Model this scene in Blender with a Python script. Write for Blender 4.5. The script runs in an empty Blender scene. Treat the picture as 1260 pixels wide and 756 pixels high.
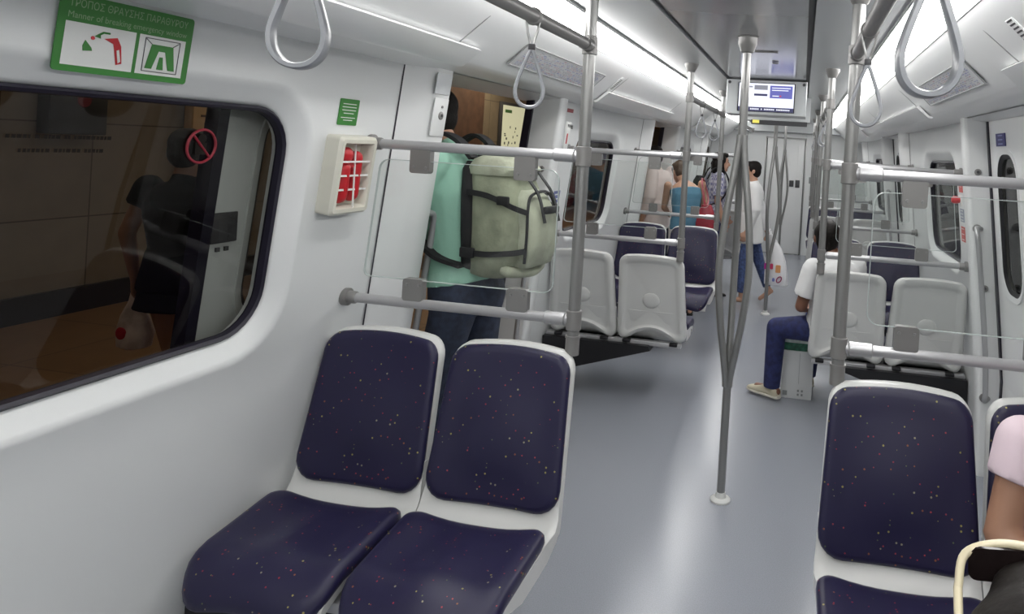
import bpy, bmesh, math, random
from mathutils import Vector, Matrix, Euler
random.seed(7)
SC = bpy.context.scene
COL = SC.collection
PI = math.pi
D0, PER = 3.159, 3.776          # first door centre and door pitch along the car
DOORS = [D0 + PER * k for k in range(3)]
BAYS = [D0 - PER / 2 + PER * k for k in range(3)]
Y1, Y2, Y3, Y4, Y5 = 2.157, 4.159, 5.93, 7.937, 9.709
PX = 0.417                      # stanchion offset from the centre line
ZU, ZL, ZC = 1.5375, 1.0113, 1.8937
YEND, YREAR = 11.3, -2.4

def wx(z):                      # half width of the body shell at height z
    if z > .8: return 1.17 + 0.115 * (1.5375 - z)
    t = .8 - z
    return 1.2548 + 0.115 * (t - t * t / 1.6)

# ------------------------------------------------------------------ materials
MATS = {}
def mat(name, col, rough=0.5, metal=0.0, spec=0.5, emit=None, estr=1.0, coat=0.0, noise=None, bump=None, sheen=0.0):
    if name in MATS: return MATS[name]
    m = bpy.data.materials.new(name); m.use_nodes = True
    nt = m.node_tree; b = nt.nodes['Principled BSDF']
    b.inputs['Base Color'].default_value = (*col, 1)
    b.inputs['Roughness'].default_value = rough
    b.inputs['Metallic'].default_value = metal
    b.inputs['Specular IOR Level'].default_value = spec
    b.inputs['Coat Weight'].default_value = coat
    b.inputs['Sheen Weight'].default_value = sheen
    if emit:
        b.inputs['Emission Color'].default_value = (*emit, 1); b.inputs['Emission Strength'].default_value = estr
    if noise or bump:
        tc = nt.nodes.new('ShaderNodeTexCoord')
        if noise:
            sc, amt = noise
            n = nt.nodes.new('ShaderNodeTexNoise'); n.inputs['Scale'].default_value = sc; n.inputs['Detail'].default_value = 4
            nt.links.new(tc.outputs['Object'], n.inputs['Vector'])
            r = nt.nodes.new('ShaderNodeValToRGB')
            r.color_ramp.elements[0].position = .35; r.color_ramp.elements[1].position = .65
            r.color_ramp.elements[0].color = (*[c * (1 - amt) for c in col], 1)
            r.color_ramp.elements[1].color = (*[min(1, c * (1 + amt)) for c in col], 1)
            nt.links.new(n.outputs['Fac'], r.inputs['Fac']); nt.links.new(r.outputs['Color'], b.inputs['Base Color'])
        if bump:
            sc, st = bump
            n2 = nt.nodes.new('ShaderNodeTexNoise'); n2.inputs['Scale'].default_value = sc; n2.inputs['Detail'].default_value = 3
            nt.links.new(tc.outputs['Object'], n2.inputs['Vector'])
            bp = nt.nodes.new('ShaderNodeBump'); bp.inputs['Strength'].default_value = st; bp.inputs['Distance'].default_value = .01
            nt.links.new(n2.outputs['Fac'], bp.inputs['Height']); nt.links.new(bp.outputs['Normal'], b.inputs['Normal'])
    MATS[name] = m
    return m

def glass(name, tint, refl=1.0, f0=.04):
    m = bpy.data.materials.new(name); m.use_nodes = True
    nt = m.node_tree; nt.nodes.clear()
    out = nt.nodes.new('ShaderNodeOutputMaterial'); mix = nt.nodes.new('ShaderNodeMixShader')
    tr = nt.nodes.new('ShaderNodeBsdfTransparent'); tr.inputs['Color'].default_value = (*tint, 1)
    gl = nt.nodes.new('ShaderNodeBsdfGlossy'); gl.inputs['Roughness'].default_value = 0.01
    gl.inputs['Color'].default_value = (refl, refl, refl, 1)
    lw = nt.nodes.new('ShaderNodeLayerWeight'); lw.inputs['Blend'].default_value = .5      # Schlick, same from both faces
    pw = nt.nodes.new('ShaderNodeMath'); pw.operation = 'POWER'; pw.inputs[1].default_value = 5
    ml = nt.nodes.new('ShaderNodeMath'); ml.operation = 'MULTIPLY_ADD'; ml.inputs[1].default_value = .9; ml.inputs[2].default_value = f0
    nt.links.new(lw.outputs['Facing'], pw.inputs[0]); nt.links.new(pw.outputs[0], ml.inputs[0]); nt.links.new(ml.outputs[0], mix.inputs['Fac'])
    nt.links.new(tr.outputs['BSDF'], mix.inputs[1]); nt.links.new(gl.outputs['BSDF'], mix.inputs[2])
    nt.links.new(mix.outputs['Shader'], out.inputs['Surface'])
    MATS[name] = m
    return m

def fabric():                   # navy moquette with scattered coloured flecks
    m = bpy.data.materials.new('navy_fleck_moquette'); m.use_nodes = True
    nt = m.node_tree; b = nt.nodes['Principled BSDF']
    N, L = nt.nodes.new, nt.links.new
    tc = N('ShaderNodeTexCoord')
    col = None
    base = N('ShaderNodeRGB'); base.outputs[0].default_value = (0.0108, 0.0088, 0.040, 1)
    col = base.outputs[0]
    for sc, thr, cut, ramp, off in ((46, .085, .5, ((.0, (.30, .26, .07)), (.5, (.22, .07, .03)), (.8, (.26, .24, .15))), 0.0),
                                    (56, .085, .55, ((.0, (.28, .02, .04)), (.5, (.35, .04, .05)), (.8, (.10, .12, .05))), 3.3)):
        mp = N('ShaderNodeMapping'); mp.inputs['Location'].default_value = (off, off * .7, off * 1.3)
        L(tc.outputs['Object'], mp.inputs['Vector'])
        v = N('ShaderNodeTexVoronoi'); v.inputs['Scale'].default_value = sc
        L(mp.outputs['Vector'], v.inputs['Vector'])
        lt = N('ShaderNodeMath'); lt.operation = 'LESS_THAN'; lt.inputs[1].default_value = thr * 1.55
        L(v.outputs['Distance'], lt.inputs[0])
        sep = N('ShaderNodeSeparateColor'); L(v.outputs['Color'], sep.inputs['Color'])
        gt = N('ShaderNodeMath'); gt.operation = 'GREATER_THAN'; gt.inputs[1].default_value = cut
        L(sep.outputs[0], gt.inputs[0])
        mu = N('ShaderNodeMath'); mu.operation = 'MULTIPLY'; L(lt.outputs[0], mu.inputs[0]); L(gt.outputs[0], mu.inputs[1])
        r = N('ShaderNodeValToRGB'); r.color_ramp.interpolation = 'CONSTANT'
        r.color_ramp.elements[0].position = ramp[0][0]; r.color_ramp.elements[0].color = (*ramp[0][1], 1)
        r.color_ramp.elements[1].position = ramp[1][0]; r.color_ramp.elements[1].color = (*ramp[1][1], 1)
        e = r.color_ramp.elements.new(ramp[2][0]); e.color = (*ramp[2][1], 1)
        L(sep.outputs[1], r.inputs['Fac'])
        mx = N('ShaderNodeMix'); mx.data_type = 'RGBA'
        L(mu.outputs[0], mx.inputs[0]); L(col, mx.inputs[6]); L(r.outputs['Color'], mx.inputs[7])
        col = mx.outputs[2]
    L(col, b.inputs['Base Color'])
    b.inputs['Roughness'].default_value = .40
    b.inputs['Sheen Weight'].default_value = .05; b.inputs['Sheen Tint'].default_value = (.6, .6, .9, 1)
    b.inputs['Specular IOR Level'].default_value = .42
    n2 = N('ShaderNodeTexNoise'); n2.inputs['Scale'].default_value = 900
    L(tc.outputs['Object'], n2.inputs['Vector'])
    bp = N('ShaderNodeBump'); bp.inputs['Strength'].default_value = .15; bp.inputs['Distance'].default_value = .002
    L(n2.outputs['Fac'], bp.inputs['Height']); L(bp.outputs['Normal'], b.inputs['Normal'])
    return m

def tiles(name, c1, c2, mortar, sx, sy, rough=.35, axes='xy'):
    m = bpy.data.materials.new(name); m.use_nodes = True
    nt = m.node_tree; b = nt.nodes['Principled BSDF']; N, L = nt.nodes.new, nt.links.new
    tc = N('ShaderNodeTexCoord'); sep = N('ShaderNodeSeparateXYZ'); L(tc.outputs['Object'], sep.inputs[0])
    cmb = N('ShaderNodeCombineXYZ')
    for i, a in enumerate(axes): L(sep.outputs['xyz'.index(a)], cmb.inputs[i])
    br = N('ShaderNodeTexBrick'); br.offset = 0
    br.inputs['Color1'].default_value = (*c1, 1); br.inputs['Color2'].default_value = (*c2, 1); br.inputs['Mortar'].default_value = (*mortar, 1)
    br.inputs['Scale'].default_value = 1; br.inputs['Mortar Size'].default_value = .006
    br.inputs['Brick Width'].default_value = sx; br.inputs['Row Height'].default_value = sy
    L(cmb.outputs[0], br.inputs['Vector'])
    n = N('ShaderNodeTexNoise'); n.inputs['Scale'].default_value = 5; n.inputs['Detail'].default_value = 6
    L(tc.outputs['Object'], n.inputs['Vector'])
    mx = N('ShaderNodeMix'); mx.data_type = 'RGBA'; mx.blend_type = 'MULTIPLY'; mx.inputs[0].default_value = .35
    L(br.outputs['Color'], mx.inputs[6]); L(n.outputs['Fac'], mx.inputs[7])
    L(mx.outputs[2], b.inputs['Base Color']); b.inputs['Roughness'].default_value = rough
    return m

WHITE = mat('white_laminate', (.70, .715, .715), .33)
COVE = mat('white_gloss_cove', (.88, .89, .89), .25)
PILLAR = mat('white_pillar_paint', (.74, .75, .75), .3)
CEIL = mat('grey_satin_ceiling', (.40, .41, .42), .17, metal=.45)
CEIL2 = mat('grey_side_ceiling', (.52, .54, .55), .25, metal=.2)
SHELL = mat('seat_shell_white', (.62, .625, .61), .28)
STEEL = mat('brushed_steel', (.27, .27, .265), .3, metal=.6, spec=.6)
STEEL2 = mat('grey_cast_fitting', (.235, .23, .225), .4, metal=.35)
RAILW = mat('pale_grey_rail', (.42, .42, .43), .3, metal=.4)
FAB = fabric()
RUB = mat('black_rubber', (.006, .006, .008), .5)
SEAL = mat('indigo_black_gasket', (.007, .005, .016), .45)
BLK = mat('black_metal', (.008, .008, .01), .45)
DGREY = mat('dark_grey_plastic', (.05, .05, .055), .5)
MGREY = mat('mid_grey_plastic', (.25, .26, .26), .4)
STRAP = mat('grey_strap_plastic', (.26, .27, .29), .3)
GLASS = glass('clear_screen_glass', (.965, .975, .97), .8, .02)
WGLASS = glass('tinted_window_glass', (.58, .58, .56), .8, .035)
PEDGE = mat('pale_pane_edge', (.46, .51, .50), .2)
LIGHTM = mat('fluorescent_diffuser', (.9, .9, .9), .4, emit=(1, .99, .97), estr=13.0)
GREEN = mat('sign_green', (.035, .20, .03), .4)
SWHITE = mat('sign_white', (.75, .76, .74), .4)
RED = mat('signal_red', (.48, .012, .02), .35)
SBLUE = mat('sign_blue', (.03, .03, .16), .4)
BLUEW = mat('sign_blue_grey', (.10, .12, .32), .4)
FLOOR = mat('blue_grey_vinyl', (.275, .29, .33), .24, noise=(260, .09), spec=.6)
PFLOOR = tiles('platform_floor_stone', (.34, .20, .09), (.30, .17, .075), (.16, .09, .04), .9, .9)
PWALL = tiles('platform_wall_stone', (.30, .25, .18), (.26, .21, .15), (.10, .08, .06), 1.2, .75, axes='yz')
PDARK = mat('platform_dark_plinth', (.012, .012, .014), .4)
PBROWN = mat('platform_brown_panel', (.10, .055, .036), .5, noise=(6, .2))
PORANGE = mat('platform_orange_wood', (.36, .19, .085), .5, noise=(4, .2))
LEAF = mat('door_leaf_paint', (.66, .70, .69), .35)
CREAMP = mat('cream_case', (.62, .61, .53), .35)

# ------------------------------------------------------------------ object helpers
ROOT = {}
def thing(name, label, cat, loc=(0, 0, 0), rotz=0, group=None, world=True):
    o = bpy.data.objects.new(name, None); COL.objects.link(o)
    o.location = loc; o.rotation_euler = (0, 0, rotz); o.empty_display_size = .1
    o['label'] = label; o['category'] = cat
    if group: o['group'] = group
    ROOT[o.name] = Vector(loc) if world else Vector((0, 0, 0))
    return o
def struct(o, label=None):
    o['kind'] = 'structure'
    if label: o['label'] = label
    return o
def tag(o, label, cat, group=None):
    o['label'] = label; o['category'] = cat
    if group: o['group'] = group
    return o
def off_of(p):
    while p is not None:
        if p.name in ROOT: return ROOT[p.name]
        p = p.parent
    return Vector((0, 0, 0))

class MB:
    def __init__(s): s.bm = bmesh.new(); s.mats = []; s.cur = 0
    def m(s, material):
        if material not in s.mats: s.mats.append(material)
        s.cur = s.mats.index(material); return s
    def _f(s, vs):
        try:
            f = s.bm.faces.new(vs); f.material_index = s.cur; return f
        except ValueError: return None
    def box(s, c, size, rot=None, bev=0.0):
        hx, hy, hz = [v / 2 for v in size]
        if bev <= 0:
            P = [Vector((x, y, z)) for z in (-hz, hz) for y in (-hy, hy) for x in (-hx, hx)]
            if rot is not None: P = [rot @ p for p in P]
            V = [s.bm.verts.new(p + Vector(c)) for p in P]
            for q in ((0, 2, 3, 1), (4, 5, 7, 6), (0, 1, 5, 4), (2, 6, 7, 3), (0, 4, 6, 2), (1, 3, 7, 5)): s._f([V[i] for i in q])
            return s
        b = bmesh.new(); bmesh.ops.create_cube(b, size=1)
        for v in b.verts: v.co = Vector((v.co.x * size[0], v.co.y * size[1], v.co.z * size[2]))
        bmesh.ops.bevel(b, geom=list(b.edges), offset=min(bev, min(size) * .49), segments=2, affect='EDGES', profile=.5)
        s.add(b, Matrix.Translation(Vector(c)) @ (rot.to_4x4() if rot is not None else Matrix.Identity(4))); b.free()
        return s
    def add(s, b, M=Matrix.Identity(4)):
        mp = {v: s.bm.verts.new(M @ v.co) for v in b.verts}
        for f in b.faces: s._f([mp[v] for v in f.verts])
        return s
    def rings(s, R, cap0=True, cap1=True, closed=True):
        V = [[s.bm.verts.new(p) for p in r] for r in R]
        n = len(V[0])
        for a, b in zip(V, V[1:]):
            for i in range(n if closed else n - 1):
                j = (i + 1) % n
                s._f([a[i], a[j], b[j], b[i]])
        if closed and cap0: s._f(list(reversed(V[0])))
        if closed and cap1: s._f(V[-1])
        return V
    def tube(s, pts, r, seg=12, cap=True):
        pts = [Vector(p) for p in pts]; n = len(pts)
        rr = r if isinstance(r, (list, tuple)) else [r] * n
        R = []; up = None
        for i, p in enumerate(pts):
            t = ((pts[min(i + 1, n - 1)] - p).normalized() + (p - pts[max(i - 1, 0)]).normalized()).normalized()
            if up is None:
                up = Vector((0, 0, 1)) if abs(t.z) < .9 else Vector((1, 0, 0))
            a = t.cross(up).normalized(); b = a.cross(t).normalized(); up = b
            R.append([p + (a * math.cos(2 * PI * k / seg) + b * math.sin(2 * PI * k / seg)) * rr[i] for k in range(seg)])
        s.rings(R, cap, cap); return s
    def strip(s, pts, nrm, w, t):              # flat band of width w along nrm, thickness t, following pts
        pts = [Vector(p) for p in pts]; n = len(pts); R = []; nv = Vector(nrm).normalized()
        for i, p in enumerate(pts):
            tg = (pts[min(i + 1, n - 1)] - pts[max(i - 1, 0)]).normalized()
            o = tg.cross(nv).normalized()
            R.append([p + nv * w / 2 + o * t / 2, p - nv * w / 2 + o * t / 2, p - nv * w / 2 - o * t / 2, p + nv * w / 2 - o * t / 2])
        s.rings(R); return s
    def ell(s, c, r, rot=None, seg=16, rg=10):
        R = []
        for i in range(1, rg):
            th = PI * i / rg
            ring = [Vector((r[0] * math.sin(th) * math.cos(2 * PI * k / seg), r[1] * math.sin(th) * math.sin(2 * PI * k / seg), -r[2] * math.cos(th))) for k in range(seg)]
            if rot is not None: ring = [rot @ p for p in ring]
            R.append([p + Vector(c) for p in ring])
        s.rings(R); return s
    def cap(s, a, b, ra, rb, seg=14):          # tapered capsule
        a, b = Vector(a), Vector(b); d = (b - a)
        L = d.length
        if L < 1e-6: return s.ell(a, (ra, ra, ra))
        t = d / L; up = Vector((0, 0, 1)) if abs(t.z) < .9 else Vector((0, 1, 0))
        u = t.cross(up).normalized(); v = u.cross(t).normalized(); R = []
        prof = [(-ra * math.cos(q), ra * math.sin(q)) for q in (.25, .7, 1.15)] + [(0, ra), (L, rb)] + [(L + rb * math.sin(q), rb * math.cos(q)) for q in (.42, .87, 1.32)]
        for x, r in prof: R.append([a + t * x + (u * math.cos(2 * PI * k / seg) + v * math.sin(2 * PI * k / seg)) * r for k in range(seg)])
        s.rings(R); return s
    def loft(s, st, seg=20, sq=2.0):           # stations (centre, side, front, a, b): superelliptic rings
        R = []
        for c, sd, fr, a, b in st:
            ring = []
            for k in range(seg):
                q = 2 * PI * k / seg; cx, sx = math.cos(q), math.sin(q)
                ring.append(Vector(c) + Vector(sd) * a * math.copysign(abs(cx) ** (2 / sq), cx) + Vector(fr) * b * math.copysign(abs(sx) ** (2 / sq), sx))
            R.append(ring)
        s.rings(R); return s
    def lathe(s, base, prof, seg=20, axis='z'):
        R = []
        for h, r in prof:
            ring = []
            for k in range(seg):
                q = 2 * PI * k / seg; a, b = r * math.cos(q), r * math.sin(q)
                ring.append(Vector(base) + {'z': Vector((a, b, h)), 'x': Vector((h, a, b)), 'y': Vector((b, h, a))}[axis])
            R.append(ring)
        s.rings(R); return s
    def poly(s, pts, nrm, depth):              # extruded polygon
        nv = Vector(nrm) * depth
        s.rings([[Vector(p) for p in pts], [Vector(p) + nv for p in pts]]); return s
    def quad(s, pts): s._f([s.bm.verts.new(p) for p in pts]); return s
    def build(s, name, material=None, parent=None, smooth=True, ang=40, mods=(), local=False):
        if material is not None and material not in s.mats: s.mats.insert(0, material) if not s.mats else None
        bmesh.ops.recalc_face_normals(s.bm, faces=list(s.bm.faces))
        off = Vector((0, 0, 0)) if local else off_of(parent)
        if off.length > 0: bmesh.ops.translate(s.bm, vec=-off, verts=list(s.bm.verts))
        me = bpy.data.meshes.new(name); s.bm.to_mesh(me); s.bm.free()
        for mm in (s.mats or [material]): me.materials.append(mm)
        o = bpy.data.objects.new(name, me); COL.objects.link(o)
        if parent is not None: o.parent = parent
        if mods:
            for kind, kw in mods:
                md = o.modifiers.new(kind, kind)
                for k, v in kw.items(): setattr(md, k, v)
            dg = bpy.context.evaluated_depsgraph_get()
            ev = o.evaluated_get(dg); nm = bpy.data.meshes.new_from_object(ev)
            o.modifiers.clear(); o.data = nm; bpy.data.meshes.remove(me); me = nm; me.name = name
            if len(me.materials) == 0:
                for mm in (s.mats or [material]): me.materials.append(mm)
        if smooth:
            for p in me.polygons: p.use_smooth = True
            me.set_sharp_from_angle(angle=math.radians(ang))
        return o

def copy_tree(o, loc=None, rotz=None, label=None, group=None):
    def rec(a, par):
        c = a.copy(); COL.objects.link(c)
        if par is not None: c.parent = par
        for ch in list(a.children): rec(ch, c)
        return c
    c = rec(o, None)
    if loc is not None: c.location = loc
    if rotz is not None: c.rotation_euler = (0, 0, rotz)
    if label: c['label'] = label
    if group: c['group'] = group
    return c

def bez(p0, p1, p2, p3, n=10):
    p0, p1, p2, p3 = map(Vector, (p0, p1, p2, p3))
    return [p0 * (1 - t) ** 3 + p1 * 3 * t * (1 - t) ** 2 + p2 * 3 * t * t * (1 - t) + p3 * t ** 3 for t in [i / n for i in range(n + 1)]]
def smoothp(pts, n=6):          # Catmull-Rom through points
    P = [Vector(p) for p in pts]; P = [P[0] * 2 - P[1]] + P + [P[-1] * 2 - P[-2]]; out = []
    for i in range(1, len(P) - 2):
        for k in range(n):
            t = k / n; a, b, c, d = P[i - 1], P[i], P[i + 1], P[i + 2]
            out.append(.5 * ((2 * b) + (c - a) * t + (2 * a - 5 * b + 4 * c - d) * t * t + (3 * b - a - 3 * c + d) * t ** 3))
    out.append(P[-2]); return out
def rpoly(corners, seg=5, sub=4):   # rounded polygon in 2D, constant vertex count
    out = []; n = len(corners); arcs = []
    for i in range(n):
        p = Vector(corners[i][:2]); a = Vector(corners[i - 1][:2]); b = Vector(corners[(i + 1) % n][:2]); r = max(corners[i][2], 1e-4)
        u = (a - p).normalized(); v = (b - p).normalized()
        half = math.acos(max(-1, min(1, u.dot(v)))) / 2
        tl = r / math.tan(half); c = p + (u + v).normalized() * (r / math.sin(half))
        s0 = p + u * tl - c; s1 = p + v * tl - c
        a0 = math.atan2(s0.y, s0.x); da = math.atan2(s1.y, s1.x) - a0
        while da > PI: da -= 2 * PI
        while da < -PI: da += 2 * PI
        arcs.append([c + Vector((math.cos(a0 + da * k / seg), math.sin(a0 + da * k / seg))) * r for k in range(seg + 1)])
    for i in range(n):
        out += arcs[i]; e0 = arcs[i][-1]; e1 = arcs[(i + 1) % n][0]
        out += [e0.lerp(e1, k / (sub + 1)) for k in range(1, sub + 1)]
    return out
def text_into(mb, txt, size, place, bold=0.0, wmax=None):
    cu = bpy.data.curves.new('t', 'FONT'); cu.body = txt; cu.size = size; cu.align_x = 'CENTER'; cu.align_y = 'CENTER'; cu.offset = bold
    o = bpy.data.objects.new('t', cu); COL.objects.link(o)
    dg = bpy.context.evaluated_depsgraph_get(); me = bpy.data.meshes.new_from_object(o.evaluated_get(dg))
    k = 1.0
    if wmax and len(me.vertices):
        xs = [v.co.x for v in me.vertices]; k = min(1, wmax / (max(xs) - min(xs)))
    V = [mb.bm.verts.new(place(v.co.x * k, v.co.y)) for v in me.vertices]
    for p in me.polygons: mb._f([V[i] for i in p.vertices])
    bpy.data.objects.remove(o); bpy.data.curves.remove(cu); bpy.data.meshes.remove(me)

# ------------------------------------------------------------------ the car body
def wallpt(s, y, z, n=0.0):     # point on side wall of side s (-1 left, +1 right), n metres towards the aisle
    return Vector((s * (wx(z) - n), y, z))

b = MB(); b.box((0, (YREAR + YEND) / 2, -.05), (2.92, YEND - YREAR, .1))
struct(b.build('floor', FLOOR, smooth=False), 'blue grey vinyl floor of the carriage')

# ceiling: centre panel in a shallow recess with black joints, side panels
b = MB().m(CEIL)
b.quad([(-.265, YREAR, 2.105), (.265, YREAR, 2.105), (.265, YEND, 2.105), (-.265, YEND, 2.105)])
b.m(BLK)
for s in (-1, 1): b.quad([(s * .265, YREAR, 2.105), (s * .29, YREAR, 2.118), (s * .29, YEND, 2.118), (s * .265, YEND, 2.105)])
b.m(CEIL2)
for s in (-1, 1):
    pts = [(.29, 2.118), (.292, 2.1), (.585, 2.094)]
    for (x0, z0), (x1, z1) in zip(pts, pts[1:]):
        b.quad([(s * x0, YREAR, z0), (s * x1, YREAR, z1), (s * x1, YEND, z1), (s * x0, YEND, z0)])
b.m(BLK); b.quad([(-1.4, YREAR, 2.3), (1.4, YREAR, 2.3), (1.4, YEND, 2.3), (-1.4, YEND, 2.3)])
struct(b.build('ceiling', None, ang=20), 'grey ceiling with recessed centre panel')

def cove(s, idx):
    b = MB().m(COVE)
    prof = [(.585, 2.094), (.59, 2.082)]
    P2 = [(.722, 2.036), (.728, 2.03), (.80, 1.975), (.87, 1.915), (.925, 1.868), (.945, 1.852), (.955, 1.846), (1.0, 1.838), (1.16, 1.818), (1.30, 1.80)]
    for pr in (prof, P2):
        for (x0, z0), (x1, z1) in zip(pr, pr[1:]):
            b.quad([(s * x0, YREAR, z0), (s * x1, YREAR, z1), (s * x1, YEND, z1), (s * x0, YEND, z0)])
    # reflector tray behind the lamps
    pr = [(.59, 2.082), (.62, 2.13), (.72, 2.10), (.722, 2.036)]
    for (x0, z0), (x1, z1) in zip(pr, pr[1:]):
        b.quad([(s * x0, YREAR, z0), (s * x1, YREAR, z1), (s * x1, YEND, z1), (s * x0, YEND, z0)])
    bmesh.ops.remove_doubles(b.bm, verts=list(b.bm.verts), dist=1e-4)
    b.m(MGREY)
    for (x, z) in ((.586, 2.09), (.726, 2.034)): b.box((s * x, (YREAR + YEND) / 2, z), (.008, YEND - YREAR, .008))
    b.m(COVE)
    for B in BAYS + [BAYS[0] - PER]:                 # raised lip of the bay covers
        y0, y1 = max(B - 1.06, YREAR), B + 1.06
        R = []
        for y in (y0, y1): R.append([Vector((s * x, y, z)) for x, z in ((.885, 1.895), (.945, 1.842), (.96, 1.838), (.965, 1.832), (.955, 1.826), (.938, 1.83), (.872, 1.886))])
        b.rings(R)
    for y in [D0 + PER / 2 * k for k in range(-2, 5)]:   # panel joints
        b.m(MGREY); b.box((s * .835, y + .93, 1.945), (.18, .004, .004), Euler((0, s * .72, 0)).to_matrix())
    return struct(b.build('trim_%d' % idx, None, ang=35), 'white gloss cove above the %s seats' % ('left' if s < 0 else 'right'))
cove(-1, 1); cove(1, 2)

# side walls: bay panels with rounded window openings, door jamb pillars
WIN = {-1: {}, 1: {}}
for s in (-1, 1):
    WIN[s][0] = (1.271, .54, .978, 1.628); WIN[s][1] = (4.85, .50, .985, 1.60); WIN[s][2] = (8.70, .50, .985, 1.60)
def winring(yc, hw, z0, z1, d, r):
    return rpoly([(yc - hw + d, z0 + d, r), (yc + hw - d, z0 + d, r), (yc + hw - d, z1 - d, r), (yc - hw + d, z1 - d, r)], 7, 6)
def bay_panel(b, s, k):
    B = BAYS[k]; ya, yb = B - 1.008, B + 1.008
    yc, hw, z0, z1 = WIN[s][k]
    def P(q, n): return wallpt(s, q.x, q.y, n)
    rg = []
    o = winring(yc, hw, z0, z1, -.085, .20)
    outer = []
    for q in o:                                       # project ring outwards on the panel rectangle (z .52..1.83)
        cx, cz = yc, 1.25; dx, dz = q.x - cx, q.y - cz
        tx = ((yb - cx) / dx) if dx > 1e-9 else ((ya - cx) / dx) if dx < -1e-9 else 1e9
        tz = ((1.83 - cz) / dz) if dz > 1e-9 else ((.52 - cz) / dz) if dz < -1e-9 else 1e9
        t = min(tx, tz); outer.append(Vector((cx + dx * t, cz + dz * t)))
    for (yy, zz) in ((ya, .52), (yb, .52), (yb, 1.83), (ya, 1.83)):
        i = min(range(len(outer)), key=lambda i: (outer[i] - Vector((yy, zz))).length); outer[i] = Vector((yy, zz))
    for f in (0, .25, .5, .75, 1): rg.append([P(a_.lerp(c_, f), 0) for a_, c_ in zip(outer, o)])
    for d, n, r in ((-.07, .004, .19), (-.058, .004, .185), (-.048, -.002, .18), (-.012, -.026, .145), (-.002, -.034, .135), (.0, -.075, .13)):
        rg.append([P(q, n) for q in winring(yc, hw, z0, z1, d, r)])
    b.m(WHITE); b.rings(rg, False, False)
    zs = (.52, .42, .32, .22, .12, 0)
    for za, zb in zip(zs, zs[1:]): b.quad([wallpt(s, ya, za), wallpt(s, yb, za), wallpt(s, yb, zb), wallpt(s, ya, zb)])
def window(s, k, idx):
    yc, hw, z0, z1 = WIN[s][k]
    root = bpy.data.objects.new('window_%d' % idx, None); COL.objects.link(root); root.location = wallpt(s, yc, z0)
    ROOT[root.name] = Vector(root.location)
    struct(root, 'tinted carriage window in the %s wall' % ('left' if s < 0 else 'right'))
    b = MB().m(SEAL)
    R = []
    for d, n, r in ((-.001, -.03, .13), (.006, -.024, .125), (.013, -.03, .12), (.015, -.052, .115), (.0, -.06, .13)):
        R.append([wallpt(s, q.x, q.y, n) for q in winring(yc, hw, z0, z1, d, r)])
    R.append(R[0]); b.rings(R, False, False)
    fr = b.build('window_frame', None, root)
    b = MB().m(WGLASS); b.rings([[wallpt(s, q.x, q.y, -.047) for q in winring(yc, hw, z0, z1, .012, .12)]], True, False)
    b.build('window_pane', None, root)
    return root
def pillar(b, s, yin, yout):    # white pillar beside a doorway; yin = edge at the opening
    R = []
    sg = 1 if yin > yout else -1
    for z in (0, .15, .3, .45, .6, .8, 1.0, 1.5, 1.83):
        w = wx(z)
        sec = [(w + .0, yout), (w - .004, yout + sg * .012), (w - .035, yout + sg * .10), (w - .056, yout + sg * .16), (w - .060, yin - sg * .02), (w - .052, yin - sg * .004), (w - .04, yin), (w + .13, yin)]
        R.append([Vector((s * x, y, z)) for x, y in sec])
    b.m(PILLAR); b.rings(R, False, False, closed=False)
    b.m(SEAL)                   # joint line at the wall panel
    for z0, z1 in ((.5, 1.83),):
        b.quad([wallpt(s, yout, z0, .001), wallpt(s, yout + sg * .006, z0, .003), wallpt(s, yout + sg * .006, z1, .003), wallpt(s, yout, z1, .001)])
for s, nm in ((-1, 'wall_left'), (1, 'wall_right')):
    b = MB()
    for k in range(3): bay_panel(b, s, k)
    for D in DOORS:
        pillar(b, s, D - .62, D - .88); pillar(b, s, D + .62, D + .88)
        b.m(PILLAR)             # header over the doorway
        b.quad([(s * 1.09, D - .62, 1.822), (s * 1.09, D + .62, 1.822), (s * 1.30, D + .62, 1.80), (s * 1.30, D - .62, 1.80)])
    b.m(WHITE)                  # plain wall behind the viewer
    ya, yb = YREAR, BAYS[0] - 1.008
    b.quad([wallpt(s, ya, .52), wallpt(s, yb, .52), wallpt(s, yb, 1.84), wallpt(s, ya, 1.84)])
    b.quad([wallpt(s, ya, 0), wallpt(s, yb, 0), wallpt(s, yb, .52), wallpt(s, ya, .52)])
    struct(b.build(nm, None, ang=50), 'white %s side wall of the carriage' % ('left' if s < 0 else 'right'))
idx = 1
for s in (-1, 1):
    for k in range(3): window(s, k, idx); idx += 1

# end wall with a gangway door
b = MB().m(WHITE)
b.box((-.86, YEND + .03, 1.05), (1.1, .06, 2.1)); b.box((.86, YEND + .03, 1.05), (1.1, .06, 2.1)); b.box((0, YEND + .03, 1.99), (.64, .06, .3))
b.m(CEIL2); b.box((0, YEND - .10, 2.02), (2.5, .2, .16))
for x in (-.62, .55): b.m(MGREY); b.box((x, YEND - .002, 1.0), (.006, .006, 1.9))
b.m(MGREY); b.box((.42, YEND - .003, 1.2), (.06, .006, .1)); b.box((.52, YEND - .003, 1.2), (.07, .006, .12))
struct(b.build('wall_end', None, smooth=False), 'white end wall of the carriage')
r = bpy.data.objects.new('door_1', None); COL.objects.link(r); r.location = (0, YEND, 0); ROOT[r.name] = Vector(r.location); struct(r, 'white end door of the carriage')
b = MB().m(PILLAR); b.box((0, YEND + .035, .92), (.60, .03, 1.84), bev=.01)
for x in (-.2, .2): b.box((x, YEND + .018, .95), (.006, .006, 1.6))
b.build('door_leaf', None, r)
b = MB().m(STEEL)
for x in (-.315, .315): b.box((x, YEND - .004, .92), (.02, .012, 1.86), bev=.003)
b.box((0, YEND - .004, 1.855), (.65, .012, .02), bev=.003); b.build('door_frame', None, r)
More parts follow.
